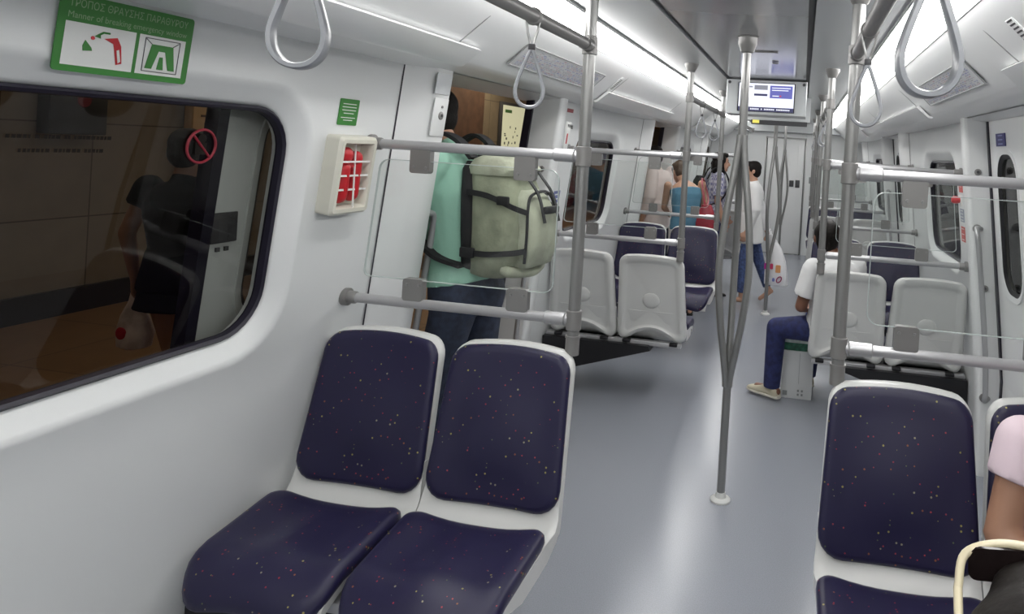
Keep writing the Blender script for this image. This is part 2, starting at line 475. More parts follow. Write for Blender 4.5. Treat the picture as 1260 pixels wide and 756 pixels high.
b = MB().m(DGREY); b.box((.12, YEND + .012, 1.13), (.07, .02, .1), bev=.004); b.box((.215, YEND + .012, 1.13), (.07, .02, .12), bev=.004); b.build('latch', None, r)
b = MB(); b.m(WHITE).box((0, YREAR - .03, 1.05), (2.7, .06, 2.1)); struct(b.build('wall_rear', None, smooth=False), 'white wall behind the viewer')

# door leaves
def dx(z): return wx(max(z, .5)) + .055
def door_leaf(s, y0, y1, yseal, idx, label, out=0.0, oval=True, plate=False):
    r = bpy.data.objects.new('door_%d' % idx, None); COL.objects.link(r); r.location = (s * dx(0), (y0 + y1) / 2, 0)
    ROOT[r.name] = Vector(r.location); struct(r, label)
    yc = (y0 + y1) / 2 + (.03 if yseal > y0 else -.03); hw, za, zb = .155, .98, 1.645
    def P(y, z, n=0): return Vector((s * (dx(z) + out - n), y, z))
    b = MB().m(LEAF if out > 0 else PILLAR)
    ov = rpoly([(yc - hw, za, .12), (yc + hw, za, .12), (yc + hw, zb, .12), (yc - hw, zb, .12)], 7, 6)
    outer = []
    for q in ov:
        ddx, dz = q.x - yc, q.y - 1.3
        tx = ((y1 - yc) / ddx) if ddx > 1e-9 else ((y0 - yc) / ddx) if ddx < -1e-9 else 1e9
        tz = ((1.83 - 1.3) / dz) if dz > 1e-9 else ((.5 - 1.3) / dz) if dz < -1e-9 else 1e9
        t = min(tx, tz); outer.append(Vector((yc + ddx * t, 1.3 + dz * t)))
    for (yy, zz) in ((y0, .5), (y1, .5), (y1, 1.83), (y0, 1.83)):
        i = min(range(len(outer)), key=lambda i: (outer[i] - Vector((yy, zz))).length); outer[i] = Vector((yy, zz))
    off2 = rpoly([(yc - hw - .025, za - .025, .14), (yc + hw + .025, za - .025, .14), (yc + hw + .025, zb + .025, .14), (yc - hw - .025, zb + .025, .14)], 7, 6)
    b.rings([[P(q.x, q.y) for q in outer], [P(q.x, q.y) for q in off2], [P(q.x, q.y, .006) for q in off2], [P(q.x, q.y, .002) for q in ov], [P(q.x, q.y, -.03) for q in ov]], False, False)
    b.rings([[P(q.x, q.y, -.035) for q in outer], [P(q.x, q.y, -.035) for q in ov]], False, False)
    for (ya, yb2) in ((y0, y0), (y1, y1)):
        b.quad([P(ya, .5), P(ya, 1.83), P(ya, 1.83, -.035), P(ya, .5, -.035)])
    for n in (0, -.035): b.quad([P(y0, .5, n), P(y1, .5, n), Vector((s * (dx(.5) + out - n), y1, 0)), Vector((s * (dx(.5) + out - n), y0, 0))])
    for ya in (y0, y1): b.quad([P(ya, .5), P(ya, .5, -.035), Vector((s * (dx(.5) + out + .035), ya, 0)), Vector((s * (dx(.5) + out), ya, 0))])
    b.build('door_panel', None, r, ang=30)
    b = MB().m(WGLASS); b.rings([[P(q.x, q.y, -.018) for q in ov]], True, False); b.build('oval_pane', None, r)
    if oval:
        b = MB().m(RUB)
        ov2 = rpoly([(yc - hw + .022, za + .022, .10), (yc + hw - .022, za + .022, .10), (yc + hw - .022, zb - .022, .10), (yc - hw + .022, zb - .022, .10)], 7, 6)
        b.rings([[P(q.x, q.y, .0) for q in ov], [P(q.x, q.y, -.012) for q in ov2]], False, False); b.build('pane_gasket', None, r)
    b = MB().m(SEAL)
    w = .034 if out > 0 else .046
    for z0, z1 in ((0, .5), (.5, 1.83)):
        R = [[Vector((s * (dx(max(z, .5)) + out + a), yseal + c, z)) for a, c in ((-.006, -w / 2), (-.006, w / 2), (.036, w / 2), (.036, -w / 2))] for z in (z0, z1)]
        b.rings(R)
    b.build('edge_seal', None, r)
    if plate:
        b = MB().m(DGREY); pz = 1.285; b.box(P(plate, pz, .004), (.008, .09, .085), bev=.003); b.box(P(plate - .01, pz - .062, .004), (.006, .012, .012)); b.box(P(plate + .02, pz - .062, .004), (.006, .012, .012)); b.build('handle_plate', None, r)
    return r
# near left doorway stands open: leaves slid outside the body
door_leaf(-1, 1.672, 2.33, 1.655, 2, 'left door leaf slid open outside the near window', out=.055, plate=1.715)
door_leaf(-1, 3.80, 4.46, 3.775, 3, 'left door leaf slid open beyond the doorway', out=.055)
door_leaf(-1, DOORS[1] + .64, DOORS[1] + 1.28, DOORS[1] + .615, 4, 'far left door leaf slid open', out=.055)
door_leaf(-1, DOORS[1] - 1.28, DOORS[1] - .64, DOORS[1] - .615, 5, 'left door leaf slid open before the far doorway', out=.055)
n = 6
for s in (1,):
    for D in DOORS:
        door_leaf(s, D, D + .60, D + .612, n, 'closed white right door leaf with oval window', oval=True); n += 1
        door_leaf(s, D - .60, D, D - .612, n, 'closed white right door leaf with oval window', oval=True); n += 1
door_leaf(-1, DOORS[2], DOORS[2] + .60, DOORS[2] + .612, n, 'closed left door leaf at the end of the car'); n += 1
door_leaf(-1, DOORS[2] - .60, DOORS[2], DOORS[2] - .612, n, 'closed left door leaf at the end of the car')

# ------------------------------------------------------------------ lights in the coves
SIDE = {-1: 'left', 1: 'right'}
WHERE = {-2: 'farthest behind, over the empty end', -1: 'above the seats nearest the camera', 0: 'just before the first doorway', 1: 'just past the first doorway', 2: 'above the second seat bay', 3: 'before the second doorway', 4: 'at the second doorway', 5: 'near the end wall'}
for s in (-1, 1):
    for k in range(-2, 5):
        y0 = D0 + (k - 0) * 1.888 - 1.888; y1 = y0 + 1.888
        if k == 4: y0, y1 = 8.15, 10.7
        if k == 3: y1 = 7.31
        if k == -2: y0 = YREAR
        if y1 - y0 < .2: continue
        g = .006
        t = thing('ceiling_light', 'long lit diffuser strip in the %s cove, %s' % (SIDE[s], WHERE[k + 0]), 'light', (s * .655, (y0 + y1) / 2, 2.05), group='fluorescent strips along the coves')
        b = MB().m(LIGHTM)
        sec = [(.594, 2.078), (.62, 2.054), (.655, 2.034), (.69, 2.026), (.717, 2.034), (.717, 2.05), (.60, 2.095)]
        b.rings([[Vector((s * x, y, z)) for x, z in sec] for y in (y0 + g, y1 - g)]); b.build('diffuser', None, t)
        b = MB().m(MGREY)
        b.rings([[Vector((s * x, y, z)) for x, z in ((.592, 2.079), (.62, 2.052), (.655, 2.032), (.69, 2.024), (.719, 2.032), (.719, 2.05), (.60, 2.095))] for y in (y1 - g, y1 + g * .5)]); b.build('joint_cap', None, t)

# ------------------------------------------------------------------ seats
def bmap(x, z, n):              # seat back surface, facing -y
    return Vector((x, -.028 - .25 * (.92 - z) - .35 * x * x + n - .02 * math.sin(max(0, min(1, (z - .45) / .45)) * PI) * 0, z))
def back_ring(d, n, zb=.365, zt=.908, wb=.2225, wt=.200, rt=.05, rb=.05, arch=.018, low=.0):
    c = [(-wb + d, zb + d, max(rb - d * .5, .012)), (wb - d, zb + d, max(rb - d * .5, .012)), (wt - d, zt - d, max(rt - d * .5, .015)), (-wt + d, zt - d, max(rt - d * .5, .015))]
    R = []
    for q in rpoly(c, 5, 7):
        x, z = q.x, q.y
        u = (z - zb) / (zt - zb)
        z += arch * u * (1 - min(1, (x / wt) ** 2))
        if low: z += low * max(0, 1 - u * 3) * max(0, 1 - (x / .15) ** 2)
        R.append(bmap(x, z, n))
    return R
def shrink(R, f, c, n=0):
    return [c + (p - c) * f + Vector((0, n, 0)) for p in R]
def make_seat():
    t = thing('subway_seat', 'seat', 'seat', (0, 0, 0), world=False)
    b = MB().m(SHELL)
    lo = .075
    rs = [back_ring(.03, 0, low=lo), back_ring(.008, .0, low=lo), back_ring(.0, .01, low=lo), back_ring(0, .034, low=lo), back_ring(.008, .045, low=lo), back_ring(.034, .047, low=lo), back_ring(.048, .032, low=lo), back_ring(.06, .029, low=lo)]
    c = Vector((0, 0, 0))
    for p in rs[-1]: c += p
    c /= len(rs[-1])
    rs += [shrink(rs[-1], f, c) for f in (.75, .5, .25, .08)]
    b.rings(rs, True, True)
    b.ell(bmap(0, .63, .024), (.055, .013, .052), Euler((-.24, 0, 0)).to_matrix(), 20, 12)
    # throat between back and seat, and seat pan
    prof = [(-.118, .56), (-.134, .50), (-.152, .455), (-.178, .428), (-.22, .415), (-.30, .412), (-.40, .413), (-.50, .405), (-.555, .385), (-.575, .365)]
    R = []
    hw = .2215
    for y, z in prof:
        sec = []; dn_ = -.058 if y > -.45 else -.03
        fr = .975 if y > -.14 else 1 if y > -.2 else .955 if y > -.45 else .9
        for x, dz, dy in ((-hw * fr, dn_, 0), (-hw * fr, .004, 0), (-hw * fr + .012, .008, 0), (-hw + .035, .004, 0), (-.1, 0, 0), (0, 0, 0), (.1, 0, 0), (hw - .035, .004, 0), (hw * fr - .012, .008, 0), (hw * fr, .004, 0), (hw * fr, dn_, 0), (.1, dn_, 0), (-.1, dn_, 0)):
            k = min(1, max(0, (-y - .12) / .1))      # near the back the section leans into the back's plane
            sec.append(Vector((x, y - .35 * x * x * (1 - k) + (1 - k) * (-dz * .9 if dz > 0 else .03 if dz < 0 else 0), z + dz * k)))
        R.append(sec)
    b.rings(R)
    b.build('shell', None, t, ang=55, local=True)
    # cushions
    b = MB().m(FAB)
    kw = dict(zb=.462, zt=.9035, wb=.2205, wt=.1975, rt=.05, rb=.07, arch=.017)
    rs = [back_ring(.004, .004, **kw), back_ring(0, -.008, **kw), back_ring(.003, -.017, **kw), back_ring(.010, -.0225, **kw), back_ring(.022, -.0245, **kw)]
    c = Vector((0, 0, 0))
    for p in rs[-1]: c += p
    c /= len(rs[-1])
    for f in (.9, .8, .7, .6, .5, .4, .3, .2, .1, .03):
        rs.append([bmap(q.x, q.z, -.0245 - .017 * min(1, (1 - f) * 2.2) * math.exp(-((q.x / .12) ** 2 + ((q.z - .665) / .14) ** 2))) for q in shrink(rs[4], f, c)])
    b.rings(rs, True, True); b.build('back_cushion', None, t, ang=60, local=True)
    b = MB().m(FAB)
    def srow(d, dz):
        cs = [(-.211 + d, -.615 + d, max(.085 - d * .6, .01)), (.211 - d, -.615 + d, max(.085 - d * .6, .01)), (.220 - d, -.225 - d, max(.05 - d * .6, .01)), (-.220 + d, -.225 - d, max(.05 - d * .6, .01))]
        return [(q.x, q.y, dz) for q in rpoly(cs, 6, 8)]
    def smap(x, y, dz):
        u = (-y - .22) / .38
        z = .43 + dz + .022 * (x / .2) ** 2 * (1 - .4 * u) + .017 * math.cos(x / .2 * PI * .9) * max(0, u - .2) * 1.2
        z -= .013 * math.sin(max(0, min(1, u)) * PI) * math.exp(-((abs(x) - .1) / .07) ** 2)
        f = max(0, -y - .50); z -= 5.2 * f * f + .06 * f
        return Vector((x, y, z))
    rs = []
    for d, dz in ((.006, -.028), (0, -.012), (.002, .004), (.010, .015), (.024, .021)): rs.append([smap(*q) for q in srow(d, dz)])
    base = srow(.024, .021); cx, cy = 0, -.41
    for f, e in ((.85, .003), (.68, .004), (.5, .004), (.33, .004), (.17, .004), (.05, .004)):
        rs.append([smap(cx + (x - cx) * f, cy + (y - cy) * f, dz + e) for x, y, dz in base])
    b.rings(rs, True, True); b.build('seat_cushion', None, t, ang=60, local=True)
    for x in (-.15, .15):
        b = MB().m(RUB); b.box((x, -.115, .362), (.05, .035, .02), bev=.004); b.build('rubber_foot', None, t, local=True)
    return t
SEAT = make_seat()
SX = (.596, 1.042)             # seat centres from the centre line (inner, outer)
first = True
spots = []
lab = {
 ('n', -1, 0): 'navy flecked seat on the aisle side of the empty pair at front left',
 ('n', -1, 1): 'navy flecked seat under the left window, beside the wall in the front pair',
 ('n', 1, 0): 'empty navy flecked seat at front right, beside the person in pink',
 ('n', 1, 1): 'navy flecked seat at front right that the person in pink sits on',
 ('b2', -1, 0): 'pale grey seat back nearest the aisle, left, beyond the doorway',
 ('b2', -1, 1): 'pale grey seat back next to the left wall, beyond the doorway',
 ('b2', 1, 0): 'grey seat back behind the seated man in white T-shirt',
 ('b2', 1, 1): 'empty grey seat back beside the seated man, next to the right wall',
 ('f3', -1, 0): 'navy seat facing the camera on the left aisle, behind the grey seat backs',
 ('f3', -1, 1): 'navy seat facing the camera at the left wall, behind the grey seat backs',
 ('f3', 1, 0): 'navy seat facing the seated man, on the right aisle',
 ('f3', 1, 1): 'navy seat facing the camera by the right window, behind the grey seat backs',
 ('b4', 1, 0): 'far grey seat back on the right aisle past the second doorway',
 ('b4', 1, 1): 'far grey seat back by the right wall past the second doorway',
 ('f5', 1, 0): 'farthest right navy seat facing the camera, on the aisle',
 ('f5', 1, 1): 'farthest right navy seat facing the camera, by the wall',
 ('b4', -1, 0): 'far grey seat back on the left aisle, behind the people at the second door',
 ('b4', -1, 1): 'far grey seat back by the left wall, behind the people at the second door',
 ('near', 1, 0): 'seat under the person wearing sunglasses, nearest the camera',
}
for key, s, i in lab:
    y, rz = {'n': (Y1, 0), 'b2': (Y2, PI), 'f3': (Y3, 0), 'b4': (Y4, PI), 'f5': (Y5, 0), 'near': (.385, PI)}[key]
    L = lab[(key, s, i)]
    loc = (s * SX[i], y, 0)
    g = 'moulded seats with navy cushions'
    if first:
        SEAT.location = loc; SEAT.rotation_euler = (0, 0, rz); SEAT['label'] = L; SEAT['group'] = g; first = False
    else: copy_tree(SEAT, loc, rz, L, g)
pairs = {('n', -1): 'front left', ('n', 1): 'front right', ('b2', -1): 'left, beyond the first doorway', ('b2', 1): 'right, under the seated man', ('f3', -1): 'left, facing the camera', ('f3', 1): 'right, facing the seated man', ('b4', 1): 'right, past the second doorway', ('f5', 1): 'right, farthest away', ('b4', -1): 'left, past the second doorway'}
for (key, s), L in pairs.items():
    y, f = {'n': (Y1, -1), 'b2': (Y2, 1), 'f3': (Y3, -1), 'b4': (Y4, 1), 'f5': (Y5, -1)}[key]
    t = thing('seat_support', 'cantilever support carrying the seat pair at %s' % L, 'seat support', (s * 1.2, y + f * .2, 0), group='cantilever seat supports')
    b = MB().m(RAILW)
    b.box((s * .84, y + f * .14, .352), (.88, .05, .028), bev=.004); b.box((s * .84, y + f * .50, .345), (.84, .05, .03), bev=.004)
    b.build('beam', None, t)
    b = MB().m(BLK)
    yy = y + f * .08
    b.poly([(s * 1.285, yy, .345), (s * .60, yy, .345), (s * .585, yy, .318), (s * 1.285, yy, .10)], (0, f, 0), .44)
    b.build('bracket', None, t, smooth=False)

# ------------------------------------------------------------------ stanchions with rails and glass draught screens
def partition(s, y, L, glassy=True, rails=True):
    t = thing('grab_rail_screen', L, 'grab rail', (s * PX, y, .9), group='stanchions with rails and glass screens')
    b = MB().m(STEEL)
    b.tube([(s * PX, y, .90), (s * PX, y, 2.085)], .0195, 16); po = b.build('pole', None, t)
    b = MB().m(STEEL2); b.lathe((s * PX, y, 0), [(2.045, .021), (2.05, .026), (2.07, .034), (2.085, .042), (2.1, .044)]); b.build('ceiling_cup', None, po)
    b = MB().m(STEEL2)
    b.tube([(s * PX, y, .90), (s * PX, y, .955)], .0225, 16); b.tube([(s * PX, y, .955), (s * PX, y, .962)], .0245, 16)
    b.build('sleeve', None, po)
    for nm, z in (('upper_rail', ZU), ('lower_rail', ZL)):
        xe = wx(z) - .002
        b = MB().m(RAILW); b.tube([(s * (PX + .02), y, z), (s * xe, y, z)], .0165, 16); ra = b.build(nm, None, t)
        b = MB().m(RAILW); b.tube([(s * (PX + .018), y, z), (s * (PX + .028), y, z), (s * (PX + .03), y, z), (s * (PX + .095), y, z), (s * (PX + .098), y, z)], [.015, .017, .021, .021, .018], 16)
        b.m(STEEL2); b.lathe((s * PX, y, z), [(-.032, .0215), (-.03, .0245), (.03, .0245), (.032, .0215)], 16)
        b.build('joint_collar', None, ra)
        b = MB().m(STEEL2)
        for x0, r in ((xe - .03, .021), (xe - .012, .021)): pass
        b.tube([(s * (xe - .045), y, z), (s * (xe - .04), y, z), (s * (xe - .016), y, z), (s * (xe - .014), y, z), (s * (xe + .004), y, z)], [.018, .021, .021, .03, .03], 16); b.build('wall_flange', None, ra)
    if glassy:
        def ring(d, yo):
            cs = [(.492 + d, 1.088 + d, .035), (1.165 - d, 1.088 + d, .02), (1.125 - d, 1.488 - d, .035), (.492 + d, 1.488 - d, .035)]
            return [Vector((s * q.x, y + yo, q.y)) for q in rpoly(cs, 5, 1)]
        b = MB().m(GLASS); b.rings([ring(.0005, -.004), ring(.0005, .004)]); gp = b.build('glass_pane', None, t, ang=30)
        b = MB().m(PEDGE); b.rings([ring(.0, -.0042), ring(.0, .0042), ring(.0022, .0042), ring(.0022, -.0042), ring(.0, -.0042)], False, False); b.build('pane_edge', None, gp, ang=30)
        for x in (.609, .976):
            for z0, z1 in ((1.447, ZU - .012), (ZL + .01, 1.095)):
                zc = (z0 + z1) / 2
                b = MB().m(STEEL2)
                b.poly([(s * q.x, y - .013, q.y) for q in rpoly([(x - .036, z0, .01), (x + .036, z0, .01), (x + .036, z1, .004 if z1 > 1.3 else .01), (x - .036, z1, .004 if z1 > 1.3 else .01)], 4, 0)], (0, 1, 0), .026)
                b.m(STEEL)
                zz = z0 + .02 if z1 > 1.3 else z1 - .02
                for dx_ in (-.022, .022): b.lathe((s * (x + dx_), y, zz), [(-.0155, .0045), (-.0125, .005), (.0125, .005), (.0155, .0045)], 10, 'y')
                b.build('clamp', None, t, ang=35)
    return t
PL = {
 (-1, Y1): 'grab rail frame with glass screen behind the front left seats', (1, Y1): 'grab rail frame with glass screen behind the front right seats',
 (-1, Y2): 'grab rail frame on the left, above the grey seat backs', (1, Y2): 'grab rail frame on the right, above the seated man',
 (-1, Y3): 'grab rail frame on the left, in front of the bending people', (1, Y3): 'grab rail frame on the right, behind the seat facing the seated man',
 (1, Y4): 'far right grab rail frame past the second doorway', (1, Y5): 'farthest grab rail frame on the right', (-1, Y4): 'far left grab rail frame past the second doorway'}
for (s, y), L in PL.items(): partition(s, y, L)

# lengthwise ceiling rails between stanchions
def ceil_rail(s, ya, yb, L, start=False):
    t = thing('ceiling_rail', L, 'grab rail', (s * PX, (ya + yb) / 2, ZC), group='lengthwise ceiling rails')
    b = MB().m(STEEL2); b.tube([(s * PX, ya, ZC), (s * PX, yb, ZC)], .0185, 16); b.build('rail', None, t)
    for y, sg in ((ya, 1), (yb, -1)):
        b = MB().m(STEEL2); b.lathe((s * PX, y, ZC), [(-.03, .021), (-.028, .0245), (.028, .0245), (.03, .021)], 16)
        b.tube([(s * PX, y, ZC), (s * PX, y + sg * .06, ZC)], .0225, 16); b.build('joint_collar', None, t)
ceil_rail(-1, .385, Y1, 'overhead rail on the left carrying the two nearest straps', True); ceil_rail(1, .385, Y1, 'overhead rail on the right carrying the two nearest straps', True)
ceil_rail(-1, Y2, Y3, 'overhead rail on the left, beyond the first doorway'); ceil_rail(1, Y2, Y3, 'overhead rail on the right, beyond the first doorway')
ceil_rail(1, Y4, Y5, 'farthest overhead rail on the right'); ceil_rail(-1, Y4, Y5 - .2, 'farthest overhead rail on the left')

# hanging straps
def make_strap():
    t = thing('hanging_strap', 's', 'strap', (0, 0, 0), world=False)
    b = MB().m(STEEL2); b.lathe((0, -.009, 0), [(0, .0205), (.001, .0225), (.017, .0225), (.018, .0205)], 16, 'y')
    b.build('rail_clip', None, t, local=True)
    b = MB().m(STEEL)
    for s in (-1, 1): b.tube(smoothp([(s * .016, 0, -.014), (s * .012, 0, -.04), (s * .006, 0, -.062), (s * .005, 0, -.082)], 4), .003, 8)
    b.m(DGREY); b.box((0, 0, -.078), (.018, .016, .016), bev=.003)
    b.build('hanger', None, t, local=True)
    b = MB().m(STRAP)
    pts = [(0, 0, -.082), (.006, 0, -.095), (.016, 0, -.122), (.028, 0, -.158), (.0345, 0, -.186), (.031, 0, -.210), (.018, 0, -.226), (0, 0, -.231)]
    pts = pts + [(-x, y, z) for x, y, z in reversed(pts[:-1])]
    sp = smoothp(pts, 5)
    R = []
    n = len(sp)
    for i, p in enumerate(sp):
        tg = (sp[min(i + 1, n - 1)] - sp[max(i - 1, 0)]).normalized(); o = tg.cross(Vector((0, 1, 0))).normalized()
        w = .013 + .013 * min(1, max(0, (-p.z - .10) / .1)); th = .0045
        R.append([p + Vector((0, 1, 0)) * w * c + o * th * d for c, d in ((.35, 1), (.5, .6), (.5, -.6), (.35, -1), (-.35, -1), (-.5, -.6), (-.5, .6), (-.35, 1))])
    b.rings(R); b.build('loop', None, t, local=True, ang=50)
    return t
ST = make_strap(); first = True
for s, y, a, L in ((-1, .86, .35, 'grey hanging strap nearest the camera on the left, cut by the top edge'), (-1, 1.68, .45, 'grey hanging strap in front of the open left doorway'),
                   (1, .87, .10, 'large grey hanging strap nearest the camera on the right'), (1, 1.73, -.05, 'grey hanging strap beside the front right pole'),
                   (-1, 4.70, .2, 'first of the two far straps left of the screen'), (-1, 5.42, .1, 'second far strap left of the screen, by the pole'),
                   (1, 4.70, 0, 'strap right of the screen, first of the distant cluster'), (1, 5.42, 0, 'strap right of the screen, second of the distant cluster'),
                   (1, 8.45, 0, 'distant strap on the farthest right rail, nearer one'), (1, 9.2, 0, 'distant strap on the farthest right rail, farther one')):
    loc = (s * PX, y, ZC)
    if first: ST.location = loc; ST.rotation_euler = (0, 0, a); ST['label'] = L; ST['group'] = 'hanging straps'; first = False
    else: copy_tree(ST, loc, a, L, 'hanging straps')

# centre poles that split into three curved branches
def make_split(y):
    t = thing('split_pole', 'p', 'pole', (0, 0, 0), world=False)
    b = MB().m(STEEL); b.tube([(0, 0, .57), (0, 0, .03)], .0185, 16); b.build('lower_tube', None, t, local=True)
    b = MB().m(STEEL); b.tube([(0, 0, 2.09), (0, 0, 1.62)], .0195, 16); up = b.build('upper_tube', None, t, local=True)
    b = MB().m(STEEL2); b.lathe((0, 0, 0), [(2.03, .021), (2.035, .03), (2.055, .036), (2.07, .043), (2.1, .044), (2.103, .05), (2.104, .05)]); b.build('ceiling_cup', None, up, local=True)
    for a in (PI * .52, PI * 1.18, PI * 1.86):
        d = Vector((math.cos(a), math.sin(a), 0))
        b = MB().m(STEEL)
        pts = [(.010, 1.66), (.014, 1.60), (.030, 1.48), (.052, 1.34), (.070, 1.18), (.077, 1.06), (.070, .94), (.052, .80), (.028, .66), (.012, .57), (.008, .52)]
        b.tube(smoothp([d * r + Vector((0, 0, z)) for r, z in pts], 4), .0165, 14)
        b.build('branch', None, t, local=True)
    b = MB().m(SHELL); b.lathe((0, 0, 0), [(0, .046), (.008, .046), (.014, .040), (.018, .026), (.04, .021)]); b.build('base_flange', None, t, local=True)
    return t
SPL = make_split(0); SPL.location = (0, D0, 0); SPL['label'] = 'nearest split steel pole in the middle of the aisle'; SPL['group'] = 'split poles along the aisle'
copy_tree(SPL, (0, DOORS[1], 0), .5, 'second split steel pole, beside the walking person with white bag', 'split poles along the aisle')
copy_tree(SPL, (0, DOORS[2], 0), .2, 'farthest split steel pole, in front of the end door', 'split poles along the aisle')

# curved door handles
def handle(s, yj, sg, D, L):
    t = thing('door_handle_bar', L, 'handle', (s * 1.1, yj, .5), group='curved grab bars at the doorways')
    b = MB().m(RAILW)
    pts = []
    def xx(z): return s * (wx(max(z, .5)) - .025)
    pts = [(xx(1.27) + s * .02, yj, 1.262), (xx(1.27), yj + sg * .02, 1.266), (xx(1.26) - s * .012, yj + sg * .045, 1.262), (xx(1.25) - s * .012, yj + sg * .062, 1.235), (xx(1.2) - s * .01, yj + sg * .066, 1.18)]
    pts += [(xx(z) - s * .01, yj + sg * .066, z) for z in (1.0, .8, .6, .45)]
    pts += [(xx(.4) - s * .008, yj + sg * .05, .405), (xx(.4) + s * .02, yj, .40)]
    b.tube(smoothp(pts, 4), .0135, 12); b.build('bar', None, t)
    b = MB().m(STEEL2); b.lathe((xx(1.27), yj, 1.263), [(0, .022), (sg * .006, .022), (sg * .008, .018)], 14, 'y'); b.lathe((xx(.4), yj, .402), [(0, .022), (sg * .006, .022), (sg * .008, .018)], 14, 'y'); b.build('mount', None, t)
handle(-1, D0 - .62, 1, D0, 'curved grab bar on the near side of the open left doorway')
handle(-1, D0 + .62, -1, D0, 'curved grab bar on the far side of the open left doorway, beside the backpack')
handle(1, D0 + .62, -1, D0, 'curved grab bar beside the closed right door')
handle(-1, DOORS[1] - .62, 1, 0, 'curved grab bar at the second left doorway, near side')
handle(1, DOORS[1] + .62, -1, 0, 'curved grab bar at the second right door, far side')
handle(1, DOORS[1] - .62, 1, 0, 'curved grab bar at the second right door, near side')
handle(-1, DOORS[1] + .62, -1, 0, 'curved grab bar at the second left doorway, far side')

# ------------------------------------------------------------------ signs and equipment on the walls
def wframe(s, yc, zc, n=.004):  # local frame on the wall: (u to the viewer's right, v up)
    tv = Vector((-s * .115, 0, 1)).normalized(); nv = Vector((-s, 0, -.115)).normalized()
    o = wallpt(s, yc, zc)
    us = 1 if s < 0 else -1
    return lambda u, v, d=0: o + Vector((0, us * u, 0)) + tv * v + nv * (n + d)
# green emergency window sign
t = thing('emergency_sign', 'large green sign with two white pictogram panels above the left window', 'sign', wallpt(-1, 1.262, 1.74))
F = wframe(-1, 1.262, 1.737, .0065); W, H = .295, .152
b = MB().m(GREEN); b.rings([[F(q.x, q.y) for q in rpoly([(-W / 2, -H / 2, .008), (W / 2, -H / 2, .008), (W / 2, H / 2, .008), (-W / 2, H / 2, .008)], 4, 0)], [F(q.x, q.y, .002) for q in rpoly([(-W / 2, -H / 2, .008), (W / 2, -H / 2, .008), (W / 2, H / 2, .008), (-W / 2, H / 2, .008)], 4, 0)]]); b.build('plate', None, t)
b = MB().m(SWHITE)
for u0, u1 in ((-.133, .012), (.020, .132)): b.quad([F(u0, -.063, .0026), F(u1, -.063, .0026), F(u1, .022, .0026), F(u0, .022, .0026)])
b.build('picture_panel', None, t, smooth=False)
b = MB().m(mat('sign_text_pale', (.28, .42, .24), .5))
text_into(b, 'ΤΡΟΠΟΣ ΘΡΑΥΣΗΣ ΠΑΡΑΘΥΡΟΥ', .021, lambda x, y: F(x, .058 + y, .0028), wmax=.262)
text_into(b, 'Manner of breaking emergency window', .018, lambda x, y: F(x, .035 + y, .0028), wmax=.262)
b.build('lettering', None, t, smooth=False)
b = MB().m(RED)
b.poly([F(u, v, .003) for u, v in ((-.055, -.002), (-.028, .004), (-.018, -.012), (-.012, -.048), (-.024, -.052), (-.032, -.020), (-.035, -.010))], (1, 0, 0), .0006)
b.lathe(F(-.078, -.004, .003), [(0, .004), (.0008, .004)], 10, 'x')
b.m(SWHITE); b.poly([F(u, v, .004) for u, v in ((-.027, -.022), (-.022, -.020), (-.016, -.044), (-.021, -.048))], (1, 0, 0), .0006)
b.m(GREEN); b.poly([F(u, v, .003) for u, v in ((-.092, -.010), (-.078, -.024), (-.076, -.030), (-.094, -.032), (-.096, -.022))], (1, 0, 0), .0006)
b.tube([F(-.045, .010, .003), F(-.058, .010, .003), F(-.068, .003, .003)], .0022, 6)
b.poly([F(u, v, .003) for u, v in ((-.075, .000), (-.064, .008), (-.062, -.003))], (1, 0, 0), .0006)
b.build('hammer_pictogram', None, t, smooth=False)
b = MB().m(GREEN)
b.poly([F(u, v, .003) for u, v in ((.050, .004), (.102, .004), (.112, -.050), (.096, -.050), (.084, -.010), (.068, -.010), (.056, -.050), (.040, -.050))], (1, 0, 0), .0006)
b.poly([F(u, v, .003) for u, v in ((.072, -.022), (.080, -.022), (.084, -.050), (.068, -.050))], (1, 0, 0), .0006)
b.m(DGREY)
for a_, c_ in (((.034, .016), (.118, .016)), ((.118, .016), (.118, -.056)), ((.034, .016), (.034, -.056)), ((.034, -.056), (.118, -.056)), ((.036, .014), (.05, .004)), ((.116, .014), (.102, .004))):
    b.tube([F(*a_, .003), F(*c_, .003)], .0009, 5)
b.build('window_pictogram', None, t, smooth=False)
# small green notice above the equipment case
t = thing('green_notice', 'small green notice with white lines above the extinguisher case', 'sign', wallpt(-1, 2.015, 1.635))
F = wframe(-1, 2.018, 1.634, .001)
b = MB().m(GREEN); R_ = rpoly([(-.047, -.042, .004), (.047, -.042, .004), (.047, .042, .004), (-.047, .042, .004)], 3, 0)
b.rings([[F(q.x, q.y) for q in R_], [F(q.x, q.y, .002) for q in R_]]); b.build('plate', None, t)
b = MB().m(SWHITE)
for v, w in ((.026, .066), (.016, .07), (.006, .068), (-.004, .05), (-.018, .07), (-.026, .045)): b.quad([F(-w / 2, v - .0012, .0024), F(w / 2, v - .0012, .0024), F(w / 2, v + .0012, .0024), F(-w / 2, v + .0012, .0024)])
b.build('lettering', None, t, smooth=False)
